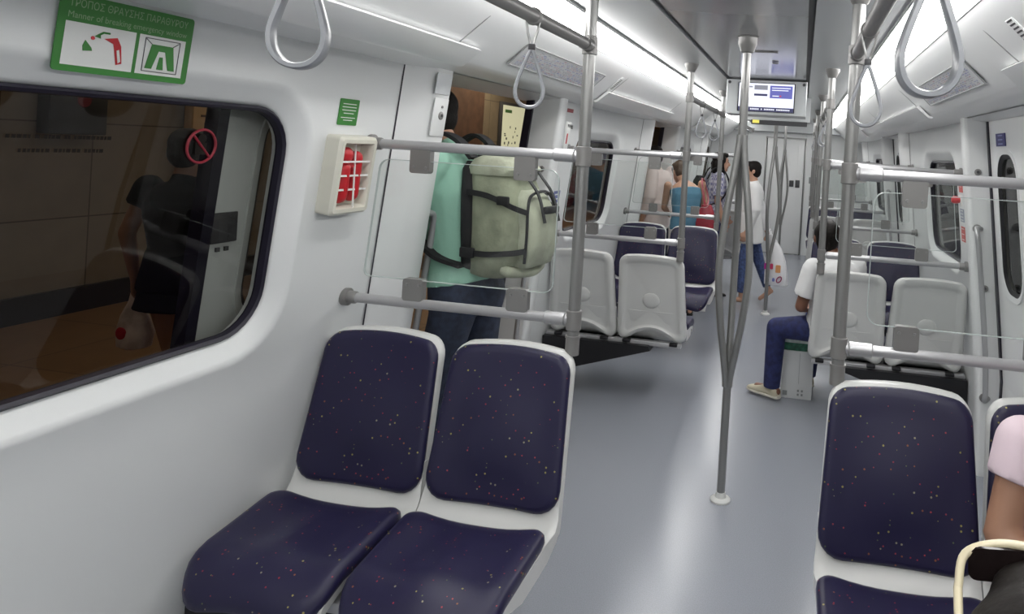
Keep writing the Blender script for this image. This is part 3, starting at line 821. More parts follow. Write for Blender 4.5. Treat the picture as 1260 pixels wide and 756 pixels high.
# equipment case with red contents behind a grille
t = thing('extinguisher_case', 'cream wall case with red contents behind a white grille, at the rail end', 'case', wallpt(-1, 2.035, 1.31))
F = wframe(-1, 2.03, 1.438, 0)
b = MB().m(CREAMP)
W, H = .094, .125
def rr(w, h, r, d): return [F(q.x, q.y, d) for q in rpoly([(-w, -h, r), (w, -h, r), (w, h, r), (-w, h, r)], 4, 0)]
b.rings([rr(W, H, .012, 0), rr(W, H, .012, .045), rr(W - .008, H - .008, .01, .055), rr(W - .02, H - .02, .006, .055), rr(W - .024, H - .024, .005, .046), rr(W - .024, H - .024, .005, .008)], False, True)
b.build('case_body', None, t, ang=35)
b = MB().m(RED)
b.cap(F(-.03, -.066, .026), F(-.03, .02, .026), .026, .024); b.cap(F(.026, -.062, .026), F(.026, .055, .026), .026, .022); b.ell(F(-.03, .064, .028), (.018, .034, .026)); b.cap(F(-.03, .03, .03), F(.02, .03, .03), .013, .013)
b.build('red_contents', None, t)
b = MB().m(DGREY); b.box(F(-.018, .022, .034), (.012, .022, .02), bev=.003); b.build('valve', None, t)
b = MB().m(DGREY); b.box(F(.036, .008, .04), (.008, .012, .012), bev=.003); b.build('catch', None, t)
b = MB().m(SWHITE)
for v in (.045, -.0, -.045): b.box(F(0, v, .047), (.004, .142, .006))
b.box(F(.003, 0, .047), (.004, .004, .205)); b.build('grille', None, t, smooth=False)
# route map plates above the doors
def route_map(s, D, L):
    t = thing('route_map', L, 'route map', (s * .87, D, 1.91), group='route maps above the doors')
    nv = Vector((-s * .70, 0, -.72)).normalized(); tv = Vector((-s * .72, 0, .70)).normalized(); o = Vector((s * .862, D, 1.921)) + nv * .004
    us = 1 if s < 0 else -1
    F = lambda u, v, d=0: o + Vector((0, us * u, 0)) + tv * v + nv * d
    b = MB().m(mat('map_paper', (.60, .61, .62), .35)); b.rings([[F(*q) for q in ((-.54, -.055), (.54, -.055), (.54, .055), (-.54, .055))], [F(*q, .003) for q in ((-.54, -.055), (.54, -.055), (.54, .055), (-.54, .055))]]); b.build('map_sheet', None, t, smooth=False)
    b = MB().m(MGREY)
    for (a, c) in (((-.545, .057), (.545, .057)), ((-.545, -.057), (.545, -.057)), ((-.543, -.057), (-.543, .057)), ((.543, -.057), (.543, .057))): b.tube([F(*a, .003), F(*c, .003)], .0028, 6)
    b.build('map_frame', None, t)
    b = MB(); rnd = random.Random(3)
    cols = [mat('map_blue', (.33, .35, .52), .5), mat('map_grey', (.40, .40, .43), .5), mat('map_red', (.52, .36, .40), .5)]
    for row, v in enumerate((.042, .034, .026, .018, .009, 0, -.009, -.018, -.026, -.034, -.042, -.048)):
        u = -.50
        while u < .49:
            w = rnd.uniform(.006, .035)
            b.m(cols[0 if row in (4, 9) else rnd.choice((0, 1, 1, 2))])
            h = rnd.uniform(.0012, .003)
            if rnd.random() < .8: b.quad([F(u, v - h, .0036), F(u + w, v - h, .0036), F(u + w, v + h, .0036), F(u, v + h, .0036)])
            u += w + rnd.uniform(.004, .012)
    b.build('map_print', None, t, smooth=False)
route_map(-1, D0, 'route map plate on the cove above the open left doorway'); route_map(1, D0, 'route map plate on the cove above the right door, behind the big strap')
# air grilles in the coves
for s, y, L, n_, st in ((-1, 4.0, 'slotted air grille in the left cove past the route map', 8, .011), (1, 1.98, 'slotted air grille in the right cove at the picture edge', 9, .013)):
    t = thing('air_grille', L, 'vent', (s * .84, y, 1.92))
    tv = Vector((-s * .72, 0, .70)).normalized(); nv = Vector((-s * .70, 0, -.72)).normalized(); o = Vector((s * .838, y, 1.9415)) + nv * .003
    b = MB().m(COVE); rot = Matrix((tv, Vector((0, 1, 0)), nv)).transposed()
    b.box(o, (.115, .06, .004), rot, bev=.001); b.build('grille_plate', None, t)
    b = MB().m(DGREY)
    for i in range(n_): b.box(o + tv * (i - (n_ - 1) / 2) * st + nv * .0022, (st * .45, .042, .002), rot)
    b.build('slots', None, t, smooth=False)
# notices on the far pillar of the left doorway, right pillar
def pil(s, y, z, n=0): return Vector((s * (wx(z) - .0605 - n), y, z))
def plate(name, L, cat, s, y, z, w, h, m1, lines=0, mline=None):
    b = MB().m(m1); tv = Vector((-s * .115, 0, 1)).normalized(); nv = Vector((-s, 0, -.115)).normalized(); c = pil(s, y, z)
    rot = Matrix((nv, Vector((0, 1, 0)), tv)).transposed(); b.box(c + nv * .001, (.003, w, h), rot)
    if lines:
        b.m(mline)
        for i in range(lines): b.box(c + nv * .0028 + tv * (h * (.36 - .72 * i / max(1, lines - 1))), (.001, w * .7, h * .05), rot)
    return tag(b.build(name, None, smooth=False), L, cat)
plate('notice_plate', 'small dark red notice high on the pillar beside the left doorway', 'sign', -1, 3.93, 1.765, .10, .022, mat('dark_red_sign', (.25, .03, .04), .4), 1, DGREY)
plate('notice_plate', 'blue notice with white lines low on the pillar beside the backpack', 'sign', -1, 3.94, 1.215, .10, .15, BLUEW, 5, SWHITE)
plate('notice_plate', 'red notice just under the blue notice on the left pillar', 'sign', -1, 3.93, 1.105, .11, .06, mat('faded_red', (.5, .08, .07), .4), 2, SWHITE)
t = thing('emergency_release', 'small white emergency handle with red mark on the pillar beside the left doorway', 'handle', pil(-1, 3.93, 1.62))
b = MB().m(SWHITE); b.box(pil(-1, 3.93, 1.62, .004), (.012, .07, .16), Euler((0, .114, 0)).to_matrix(), bev=.004); b.build('backplate', None, t)
b = MB().m(STEEL); b.tube([pil(-1, 3.90, 1.68, .014), pil(-1, 3.96, 1.68, .016), pil(-1, 3.965, 1.66, .016)], .006, 8); b.build('lever', None, t)
b = MB().m(RED); b.box(pil(-1, 3.92, 1.60, .011), (.003, .014, .06), Euler((0, .114, 0)).to_matrix()); b.build('red_mark', None, t)
t = thing('pillar_panel', 'white service panels with a key lock on the near pillar of the left doorway', 'panel', pil(-1, 2.45, 1.6))
rot = Euler((0, .114, 0)).to_matrix()
b = MB().m(PILLAR); b.box(pil(-1, 2.47, 1.645, 0), (.004, .10, .145), rot, bev=.0015); b.build('lock_panel', None, t)
b = MB().m(mat('blank_plate', (.68, .70, .72), .35)); b.box(pil(-1, 2.465, 1.772, 0), (.003, .11, .08), rot, bev=.003); b.build('blank_panel', None, t)
b = MB().m(STEEL2); b.lathe(pil(-1, 2.475, 1.652, -.002), [(0, .016), (.007, .016), (.009, .012)], 16, 'x'); b.m(DGREY); b.lathe(pil(-1, 2.475, 1.652, -.006), [(0, .006), (.0155, .006)], 8, 'x'); b.m(STEEL2); b.lathe(pil(-1, 2.475, 1.685, -.001), [(0, .005), (.007, .005)], 8, 'x'); b.build('key_lock', None, t)
for yj, s, z, L in ((D0 + .62, 1, 1.552, 'round key lock on the jamb of the closed right door, upper'), (D0 + .62, 1, .96, 'round key lock on the jamb of the closed right door, lower'), (D0 + .62, -1, 1.42, 'round key lock on the far jamb of the open left doorway')):
    t = thing('key_lock', L, 'lock', (s * (wx(z) + .01), yj, z), group='key locks on the door jambs')
    b = MB().m(STEEL2); b.lathe((s * (wx(z) - .005), yj, z), [(.001, .017), (-.006, .017), (-.008, .013)], 16, 'y'); b.build('lock_ring', None, t)
    b = MB().m(DGREY); b.lathe((s * (wx(z) - .005), yj, z), [(-.006, .008), (-.0095, .008)], 12, 'y'); b.build('keyhole', None, t)
t = thing('alarm_button', 'red alarm knob on the right pillar above the grab bar', 'button', pil(1, 3.95, 1.395))
b = MB().m(SWHITE); b.box(pil(1, 3.95, 1.395, .002), (.006, .05, .06), Euler((0, -.114, 0)).to_matrix(), bev=.002); b.build('backplate', None, t)
b = MB().m(RED); b.lathe(pil(1, 3.95, 1.395), [(-.005, .016), (-.02, .02), (-.04, .02), (-.047, .015)], 16, 'x'); b.build('red_knob', None, t)
plate('notice_plate', 'red and white notice strip below the alarm knob on the right pillar', 'sign', 1, 3.93, 1.215, .08, .08, mat('faded_red', (.5, .08, .07), .4), 3, SWHITE)
plate('notice_plate', 'blue grey notice right under the alarm knob', 'sign', 1, 3.93, 1.315, .08, .07, mat('grey_blue_sign', (.28, .31, .38), .4), 4, SWHITE)
plate('notice_plate', 'red notice above the alarm knob on the right pillar', 'sign', 1, 3.93, 1.455, .08, .035, mat('faded_red', (.5, .08, .07), .4), 1, SWHITE)
# blue door notice
b = MB().m(SBLUE); c = Vector((dx(1.715) - .003, 3.54, 1.715)); rot = Euler((0, -.1145, 0)).to_matrix()
b.box(c, (.004, .155, .062), rot); b.m(mat('blue_lines', (.30, .32, .55), .5))
for i in range(3): b.box(c + Vector((-.0025 - .0023 * (1 - i), 0, .02 * (1 - i))), (.001, .075, .006), rot)
tag(b.build('door_notice', None, smooth=False), 'small dark blue notice with pale lines above the oval door window', 'sign')
# prohibition sticker on the near window
t = thing('prohibition_sticker', 'round red prohibition sticker on the left window glass', 'sticker', wallpt(-1, 1.53, 1.45))
F = wframe(-1, 1.535, 1.51, -.043)
b = MB().m(mat('dull_red', (.20, .008, .02), .5))
ring = [F(.042 * math.cos(2 * PI * k / 32), .042 * math.sin(2 * PI * k / 32)) for k in range(33)]
b.tube(ring, .0034, 6, False); b.tube([F(-.03, .03), F(.03, -.03)], .003, 6); b.build('ring_and_bar', None, t)
SBLK = mat('sticker_black', (.014, .012, .011), .95, spec=.05)
b = MB().m(SBLK); b.box(F(.0, -.006, -.001), (.0012, .034, .03)); b.lathe(F(0, .02, -.001), [(0, .012), (.0012, .012)], 12, 'x'); b.build('figure', None, t)
t = thing('window_notice', 'two faint dark lines of lettering stuck on the left window glass', 'sticker', wallpt(-1, 1.2, 1.51))
F = wframe(-1, 1.20, 1.512, -.044); rnd = random.Random(5); b = MB().m(SBLK)
for v, w in ((.012, .105), (-.016, .08)):
    u = -w
    while u < w:
        k = rnd.uniform(.004, .009); b.quad([F(u, v - .0038), F(u + k, v - .0038), F(u + k, v + .0038), F(u, v + .0038)]); u += k + rnd.choice((.002, .002, .003, .008))
b.build('lettering', None, t, smooth=False)

# ------------------------------------------------------------------ passenger information screen
YS = 4.93
t = thing('hanging_screen', 'lit passenger information screen in a grey housing under the ceiling', 'screen', (0, YS, 1.85))
b = MB().m(CEIL2)
o_ = [(-.285, 1.852), (.278, 1.852), (.278, 2.098), (-.285, 2.098)]
b.rings([[Vector((x, YS + .30, z)) for x, z in o_], [Vector((x, YS + .01, z)) for x, z in o_], [Vector((x * .985, YS, 1.975 + (z - 1.975) * .975)) for x, z in o_]])
b.build('housing', None, t, smooth=False)
b = MB().m(RUB); b.box((-.003, YS - .003, 1.975), (.40, .008, .205)); b.build('bezel', None, t, smooth=False)
SCW = mat('screen_white', (.02, .02, .02), .3, emit=(.86, .88, 1), estr=1.15); SCB = mat('screen_blue', (.01, .01, .02), .3, emit=(.16, .17, .55), estr=.9)
SCN = mat('screen_navy', (.01, .01, .02), .3, emit=(.05, .05, .14), estr=.8); SCG = mat('screen_grey', (.01, .01, .02), .3, emit=(.35, .36, .42), estr=.8)
b = MB().m(SCW); yy = YS - .008
def Q(x0, x1, z0, z1, d=0): b.quad([(x0, yy - d, z0), (x1, yy - d, z0), (x1, yy - d, z1), (x0, yy - d, z1)])
Q(-.195, .19, 1.877, 2.073)
b.m(SCN); Q(-.195, .19, 1.877, 1.906, .001)
b.m(SCB); Q(.022, .178, 1.972, 2.060, .001)
b.m(SCG); Q(-.088, .005, 2.028, 2.06, .001); Q(-.135, -.10, 2.042, 2.052, .001)
b.m(SCN); Q(-.088, .005, 1.985, 2.0, .001)
b.m(SCW)
for i, (x0, x1, z) in enumerate(((.035, .165, 2.044), (.035, .15, 2.028), (.04, .085, 1.988))): Q(x0, x1, z - .003, z + .003, .002)
rnd = random.Random(2); x = -.175
for n_ in (5, 6, 1, 7, 9):
    for q in range(n_):
        if x < .17: Q(x, x + .0075, 1.8865, 1.8965, .002)
        x += .0105
    x += .012
b.m(mat('screen_red', (.01, .01, .02), .3, emit=(.7, .1, .2), estr=.8)); Q(.09, .102, 1.982, 1.994, .002)
b.build('display', None, t, smooth=False)
b = MB().m(DGREY)
for x in (-.265, .255): b.lathe((x, YS - .004, 2.075), [(0, .011), (.006, .011)], 12, 'y')
b.build('screw_cap', None, t)
t = thing('led_sign', 'narrow dark display strip with a yellow end below the information screen', 'sign', (0, 6.3, 1.84))
b = MB().m(CEIL2); b.box((.02, 6.42, 1.99), (.60, .2, .22)); b.build('housing', None, t, smooth=False)
b = MB().m(DGREY); b.box((.045, 6.315, 1.862), (.50, .012, .042)); b.build('dark_strip', None, t, smooth=False)
b = MB().m(mat('led_yellow', (.2, .2, .05), .4, emit=(.8, .7, .12), estr=1.0)); b.box((-.16, 6.306, 1.868), (.06, .008, .028)); b.build('yellow_display', None, t, smooth=False)
b = MB().m(STEEL2); b.lathe((.09, 4.0, 2.102), [(0, .02), (-.006, .018)], 12); b.box((.06, 3.6, 2.102), (.12, .012, .006), bev=.002)  # round latch, then a pale bar modelled in place of a light reflection line
tag(b.build('ceiling_latch_and_glint', None), 'small metal latch and a bar imitating a light reflection line on the grey ceiling panel before the screen', 'latch')

# ------------------------------------------------------------------ the platform outside
XW = -5.4
b = MB().m(PFLOOR); b.box((-3.6, 6, -.06), (4.2, 34, .1)); struct(b.build('platform_floor', None, smooth=False), 'brown stone platform floor')
b = MB().m(PWALL); b.box((XW - .05, 6, 1.4), (.1, 34, 3.0)); b.m(PDARK); b.box((XW + .01, 6, .09), (.06, 34, .2)); 
b.m(PBROWN)
for y in (3.9, 7.2): b.box((XW + .012, y, 1.5), (.02, .42, 2.6))
b.box((XW + .015, 10.9, 1.5), (.02, 1.6, 2.3))
struct(b.build('platform_wall', None, smooth=False), 'stone clad platform wall')
b = MB().m(PORANGE); b.box((-3.6, 6, 3.0), (4.2, 34, .1)); b.m(PBROWN); b.box((-1.75, 6, 2.7), (.4, 34, .5)); struct(b.build('platform_ceiling', None, smooth=False), 'orange panelled platform ceiling')
b = MB().m(PWALL); b.box((-3.6, 22, 1.4), (4.2, .1, 3.2)); b.m(PORANGE); b.box((-3.5, 21.9, 2.4), (3.9, .1, .5)); struct(b.build('platform_end_wall', None, smooth=False), 'end wall of the platform')
# lit platform map
t = thing('platform_map', 'lit cream map board on the platform wall, seen through the open doorway', 'map board', (XW + .02, 12.9, 1.4))
b = MB().m(DGREY); b.box((XW + .03, 12.95, 1.78), (.06, 1.18, .98), bev=.01); b.build('frame', None, t)
b = MB().m(mat('lit_map', (.3, .3, .2), .5, emit=(.72, .70, .46), estr=.62)); b.box((XW + .065, 12.95, 1.78), (.01, 1.06, .86)); b.build('map_face', None, t, smooth=False)
b = MB().m(DGREY); rnd = random.Random(9)
for i in range(14): b.box((XW + .072, 12.95 + rnd.uniform(-.42, .42), 1.78 + rnd.uniform(-.33, .1)), (.004, rnd.uniform(.02, .07), rnd.uniform(.02, .05)))
b.m(mat('map_green', (.1, .25, .08), .5)); b.box((XW + .072, 12.65, 2.1), (.004, .3, .06)); b.build('map_print', None, t, smooth=False)
t = thing('platform_screen', 'dark hanging screen with a dim red patch, seen through the left window', 'screen', (XW + .05, 4.8, 1.45))
b = MB().m(RUB); b.box((XW + .08, 4.57, 1.60), (.12, .44, .38), bev=.01); b.build('case', None, t)
b = MB().m(mat('dim_red', (.01, .005, .005), .4, emit=(.25, .02, .03), estr=.12)); b.lathe((XW + .14, 4.60, 1.68), [(0, .055), (.006, .05)], 20, 'x'); b.build('red_patch', None, t)
t = thing('platform_pillar', 'tan lit notice post behind the woman in black on the platform', 'post', (XW + .1, 5.75, 0))
b = MB().m(mat('tan_panel', (.55, .36, .16), .5, noise=(3, .15))); b.box((XW + .09, 5.74, .95), (.1, .30, 1.78), bev=.01); b.build('panel', None, t)
b = MB().m(PBROWN); b.box((XW + .145, 5.72, 1.62), (.006, .10, .02)); b.box((XW + .145, 5.74, 1.55), (.006, .06, .01)); b.build('mark', None, t)
t = thing('platform_lamp', 'bright lamp panel under the platform ceiling, seen over the backpack wearer', 'light', (-3.6, 11, 2.93))
b = MB().m(mat('platform_lamp_face', (.9, .8, .6), .5, emit=(1, .86, .62), estr=9)); b.box((-4.9, 11.3, 2.93), (.5, 1.4, .04)); b.build('lamp_face', None, t)
b = MB().m(DGREY); b.box((-4.9, 11.3, 2.96), (.56, 1.46, .04)); b.build('lamp_tray', None, t)

# ------------------------------------------------------------------ people
SKIN = mat('skin_light', (.50, .29, .20), .5); SKIN2 = mat('skin_tan', (.36, .19, .12), .5); SKIN3 = mat('skin_dark_tan', (.20, .09, .055), .5)
HAIRD = mat('hair_dark_brown', (.007, .005, .004), .6, spec=.2, bump=(60, .25)); HAIRB = mat('hair_brown', (.07, .04, .022), .5)
DENIM = mat('denim_blue', (.055, .085, .20), .8, noise=(40, .35), bump=(300, .2)); NAVYJ = mat('denim_navy', (.018, .024, .095), .8, noise=(30, .3), bump=(300, .2)); DARKJ = mat('denim_dark', (.022, .03, .055), .8, noise=(30, .3), bump=(300, .2))
TEE = mat('tee_white', (.78, .78, .78), .8, bump=(20, .25)); MINT = mat('polo_mint', (.29, .52, .41), .8, bump=(18, .3)); PINK = mat('shirt_pale_pink', (.74, .60, .66), .8, bump=(20, .2))
BLKC = mat('black_cloth', (.006, .006, .007), .9, spec=.2); TIGHT = mat('dark_tights', (.03, .022, .022), .6)
SHOEC = mat('canvas_cream', (.52, .48, .36), .7); SHOED = mat('shoe_dark', (.03, .028, .028), .5); EYEM = mat('eye_dark', (.02, .015, .012), .3); LIPM = mat('lip', (.38, .13, .11), .5)
REM = lambda v, it=3: (('REMESH', dict(mode='VOXEL', voxel_size=v)), ('SMOOTH', dict(factor=.5, iterations=it)))

def person(label, loc, heading, H=1.6, over=None, hair=HAIRD, skin=SKIN, top=None, sleeve=.45, hem=.0, bottom=None, bot_len=.97, shoes=SHOED, build=1.0, longhair=0, bushy=False, look=(0, 0), fit=.012, strapless=False, socks=None, skirt=None, vox=.009):
    k = H / 1.7
    J = dict(pelvis=(0, 0, .93), waist=(0, .01, 1.08), chest=(0, 0, 1.27), neck=(0, -.012, 1.45), head=(0, .02, 1.585),
             shL=(-.175, -.005, 1.40), shR=(.175, -.005, 1.40), elL=(-.22, -.02, 1.12), elR=(.22, -.02, 1.12), wrL=(-.215, .06, .88), wrR=(.215, .06, .88),
             hipL=(-.09, 0, .92), hipR=(.09, 0, .92), knL=(-.10, .03, .50), knR=(.10, .03, .50), anL=(-.10, -.02, .085), anR=(.10, -.02, .085))
    J = {a: Vector(v) * k for a, v in J.items()}
    ftd = {'L': Vector((0, 1, 0)), 'R': Vector((0, 1, 0))}; hand = {}
    for a, v in (over or {}).items():
        if a in ('toeL', 'toeR'): ftd[a[-1]] = Vector(v).normalized()
        elif a in ('handL', 'handR'): hand[a[-1]] = Vector(v).normalized()
        else: J[a] = Vector(v)
    root = thing('person', label, 'person', loc, heading, world=False)
    up = lambda a, c: (J[c] - J[a]).normalized()
    sdC = (J['shR'] - J['shL']).normalized(); sdP = (J['hipR'] - J['hipL']).normalized()
    w = build * k
    def torso(b, e, z0=None, full=True):
        st = []
        P = J['pelvis']; spine = [(P - up('pelvis', 'waist') * .085 * k, sdP, .145, .10), (P - up('pelvis', 'waist') * .03 * k, sdP, .168, .118), (P + up('pelvis', 'waist') * .05 * k, sdP, .160, .112), (J['waist'], (sdP + sdC).normalized(), .138, .098), (J['waist'].lerp(J['chest'], .55), sdC, .150, .108), (J['chest'], sdC, .166, .118), (J['chest'].lerp(J['neck'], .45), sdC, .165, .108), (J['chest'].lerp(J['neck'], .72), sdC, .135, .085), (J['chest'].lerp(J['neck'], .92), sdC, .075, .062)]
        if z0 is not None: spine = spine[z0[0]:z0[1]]
        n = len(spine)
        for i, (c, sd, a_, b_) in enumerate(spine):
            t_ = (spine[min(i + 1, n - 1)][0] - spine[max(i - 1, 0)][0]).normalized(); fr = t_.cross(sd).normalized() * 1.0
            st.append((c, sd, fr, a_ * w + e, b_ * w + e))
        b.loft(st, 22, 2.3)
        return st
    # body
    b = MB().m(skin)
    torso(b, -.004)
    hd = (J['head'] - J['neck']).normalized()
    b.cap(J['neck'] - hd * .05 * k, J['neck'].lerp(J['head'], .55), .054 * k, .048 * k)
    Rh = Euler((look[1], 0, look[0])).to_matrix()
    tilt = Vector((0, 0, 1)).rotation_difference(hd).to_matrix()
    Rh = tilt.slerp(Matrix.Identity(3), .5) @ Rh if hasattr(tilt, 'slerp') else Rh
    hc = J['head']
    hp = lambda x, y, z: hc + Rh @ (Vector((x, y, z)) * k)
    b.ell(hp(0, -.008, .028), (.073 * k, .092 * k, .088 * k), Rh); b.ell(hp(0, .026, -.038), (.056 * k, .062 * k, .072 * k), Rh); b.ell(hp(0, .062, -.088), (.026 * k, .022 * k, .022 * k), Rh)
    b.cap(hp(0, .082, .018), hp(0, .104, -.026), .009 * k, .015 * k); b.cap(hp(-.03, .072, .03), hp(.03, .072, .03), .013 * k, .013 * k)
    for s in (-1, 1): b.ell(hp(s * .075, -.008, -.004), (.011 * k, .02 * k, .032 * k), Rh)
    for S, s in (('L', -1), ('R', 1)):
        b.cap(J['sh' + S], J['el' + S], .047 * w, .038 * w); b.cap(J['el' + S], J['wr' + S], .039 * w, .025 * w)
        fa = (J['wr' + S] - J['el' + S]).normalized(); hdv = hand.get(S, fa)
        side = hdv.cross(Vector((0, 1, 0)) if abs(hdv.y) < .8 else Vector((0, 0, 1))).normalized(); pn = side.cross(hdv).normalized()
        # palm, four unequal curled fingers and a thumb from the side of the palm
        pc = J['wr' + S] + hdv * .045 * k
        spread = pn          # finger row lies along the front-back axis for a hanging hand
        nrm = side * (1 if s < 0 else -1)
        for q in (-.6, -.2, .2, .6): b.cap(J['wr' + S] + spread * q * .02 * k, J['wr' + S] + hdv * .082 * k + spread * q * .05 * k, .015 * k, .0135 * k)
        for q, ln in ((-.75, .060), (-.25, .076), (.25, .082), (.75, .072)):
            r0 = J['wr' + S] + hdv * .085 * k + spread * q * .042 * k
            r1 = r0 + (hdv * .8 + nrm * .35).normalized() * ln * .5 * k; r2 = r1 + (hdv * .45 + nrm * .8).normalized() * ln * .5 * k
            b.cap(r0, r1, .0092 * k, .0085 * k); b.cap(r1, r2, .0085 * k, .0075 * k)
        th0 = J['wr' + S] + hdv * .03 * k + spread * .028 * k; th1 = th0 + (hdv * .6 + spread * .7).normalized() * .038 * k; th2 = th1 + (hdv * .9 + nrm * .3).normalized() * .03 * k
        b.cap(th0, th1, .0125 * k, .0105 * k); b.cap(th1, th2, .0105 * k, .009 * k)
        b.cap(J['hip' + S], J['kn' + S], .080 * w, .052 * w); b.cap(J['kn' + S], J['an' + S], .053 * w, .034 * w)
        calf = J['kn' + S].lerp(J['an' + S], .3); b.ell(calf, (.05 * w, .054 * w, .09 * w), Vector((0, 0, 1)).rotation_difference((J['kn' + S] - J['an' + S]).normalized()).to_matrix())
        ft = ftd[S]; hl = J['an' + S] - Vector((0, 0, .045 * k)) - ft * .035 * k
        b.cap(hl, J['an' + S] - Vector((0, 0, .05 * k)) + ft * .12 * k, .034 * k, .026 * k)
    body = b.build('body', None, root, local=True, mods=REM(vox, 3))
    # face details
    b = MB().m(EYEM)
    for s in (-1, 1): b.ell(hp(s * .030, .079, .012), (.012 * k, .006 * k, .006 * k), Rh, 8, 6)
    b.m(hair)
    for s in (-1, 1): b.cap(hp(s * .018, .085, .034), hp(s * .045, .074, .034), .004 * k, .003 * k, 6)
    b.m(LIPM); b.cap(hp(-.018, .083, -.055), hp(.018, .083, -.055), .006 * k, .006 * k, 6)
    b.build('face', None, root, local=True)
    # hair
    b = MB().m(hair)
    b.ell(hp(0, -.022, .048), (.082 * k, .092 * k, .082 * k), Rh); b.ell(hp(0, -.044, .0), (.077 * k, .066 * k, .082 * k), Rh); b.ell(hp(0, .03, .088), (.06 * k, .06 * k, .034 * k), Rh)
    for s in (-1, 1): b.ell(hp(s * .066, .004, .03), (.016 * k, .04 * k, .045 * k), Rh)
    if longhair:
        b.cap(hp(-.03, -.07, -.02), hp(-.035, -.085, -.05 - longhair), .05 * k, .03 * k); b.cap(hp(.03, -.07, -.02), hp(.035, -.085, -.05 - longhair), .05 * k, .03 * k)
        for s in (-1, 1): b.cap(hp(s * .07, -.01, .02), hp(s * .08, .03, -.05 - longhair), .024 * k, .02 * k)
    if bushy:
        for s in (-1, 1): b.ell(hp(s * .070, -.035, -.01), (.042 * k, .06 * k, .10 * k), Rh); b.ell(hp(s * .082, -.05, -.12), (.04 * k, .05 * k, .12 * k), Rh)
        b.ell(hp(0, -.03, .05), (.094 * k, .095 * k, .084 * k), Rh)
    b.build('hair', None, root, local=True, mods=REM(.009, 2))
    # clothes
    if top:
        b = MB().m(top)
        e = fit
        if strapless: torso(b, e, (1, 7))
        elif hem < 0: torso(b, e, (2, 9))
        else: torso(b, e)
        if hem > 0: 
            P = J['pelvis']; d = up('pelvis', 'waist'); fr = d.cross(sdP).normalized() * 1
            b.loft([(P - d * hem, sdP, fr, .176 * w + e, .128 * w + e), (P - d * hem * .3, sdP, fr, .176 * w + e, .126 * w + e), (J['waist'], sdP, fr, .15 * w + e, .108 * w + e)], 22, 2.3)
        if not strapless:
            b.cap(J['neck'] - hd * .06 * k, J['neck'] - hd * .005 * k, .062 * k, .058 * k)
            for S in 'LR':
                b.ell(J['sh' + S], (.060 * w + e * .5,) * 3)
                en = J['sh' + S].lerp(J['el' + S], min(1, sleeve))
                b.tube([J['sh' + S], en.lerp(J['sh' + S], .06), en], [.055 * w + e, .050 * w + e * 1.3, .049 * w + e * 1.3], 18)
                if sleeve > 1: b.cap(J['el' + S], J['el' + S].lerp(J['wr' + S], sleeve - 1), .046 * w + e, .033 * w + e)
        b.build('top', None, root, local=True, mods=REM(.010, 3))
    if bottom:
        b = MB().m(bottom)
        torso(b, .008, (0, 4))
        for S in 'LR':
            b.cap(J['hip' + S], J['kn' + S], .091 * w, .066 * w); en = J['kn' + S].lerp(J['an' + S], bot_len); b.tube([J['kn' + S], en], [.066 * w, .056 * w], 18)
        b.build('trousers', None, root, local=True, mods=REM(.010, 3))
    if skirt:
        b = MB().m(skirt[0]); P = J['pelvis']; d = Vector((0, 0, 1))
        b.loft([(P - d * skirt[1], sdP, Vector((0, 1, 0)), .205 * w, .155 * w), (P - d * .1 * k, sdP, Vector((0, 1, 0)), .195 * w, .145 * w), (J['waist'], sdP, Vector((0, 1, 0)), .152 * w, .112 * w)], 24, 2.1); b.build('skirt', None, root, local=True, mods=REM(.010, 2))
    if shoes:
        for S in 'LR':
            ft = ftd[S]; a_ = J['an' + S]; sole = a_ - Vector((0, 0, .085 * k))
            dn = (a_ - J['kn' + S]).normalized()
            sd = ft.cross(Vector((0, 0, 1))).normalized(); upv = sd.cross(ft).normalized()
            b = MB().m(shoes)
            st = []
            for tt, wd, hh in ((-.062, .022, .03), (-.055, .034, .06), (-.02, .037, .082), (.03, .040, .078), (.08, .043, .058), (.13, .045, .044), (.165, .040, .036), (.19, .024, .026)):
                base = sole + ft * tt * k
                st.append((base + upv * hh * .5 * k, sd, upv, wd * k, hh * .5 * k))
            b.loft(st, 16, 2.6)
            so = b.build('shoe', None, root, local=True)
            b = MB().m(mat('sole_white', (.6, .58, .5), .6) if shoes is SHOEC else RUB)
            st = [(sole + ft * tt * k + upv * .008 * k, sd, upv, wd * k, .010 * k) for tt, wd in ((-.066, .024), (-.055, .037), (.03, .043), (.13, .048), (.17, .042), (.195, .024))]
            b.loft(st, 16, 3.5); b.build('sole', None, so, local=True)
    root['joints'] = 0; del root['joints']
    return root, J, hp

def tow(loc, heading):          # local point of a figure to world
    M = Matrix.Translation(Vector(loc)) @ Matrix.Rotation(heading, 4, 'Z')
    return lambda p: M @ Vector(p)

# man with backpack in the open left doorway, facing out to the platform (-x)
ML, MH = (-1.15, 2.78, 0), PI / 2 - .12
over = dict(pelvis=(-.0, -.06, .92), waist=(0, -.03, 1.08), chest=(0, .0, 1.33), neck=(0, .075, 1.53), head=(0, .165, 1.655), shL=(-.19, .015, 1.47), shR=(.19, .015, 1.47),
            elL=(-.235, .13, 1.23), wrL=(-.20, .26, 1.06), elR=(.24, .02, 1.18), wrR=(.22, .2, 1.05), hipL=(-.09, -.07, .90), hipR=(.09, -.07, .90), knL=(-.10, .03, .49), anL=(-.10, .0, .085), knR=(.11, -.06, .49), anR=(.12, -.16, .10))
person('man in mint polo shirt and dark jeans in the left doorway, wearing a backpack', ML, MH, 1.74, over, hair=HAIRD, skin=SKIN, top=MINT, sleeve=.62, hem=-.04, bottom=DARKJ, shoes=SHOED, build=1.05, fit=.02)
T = tow(ML, MH)
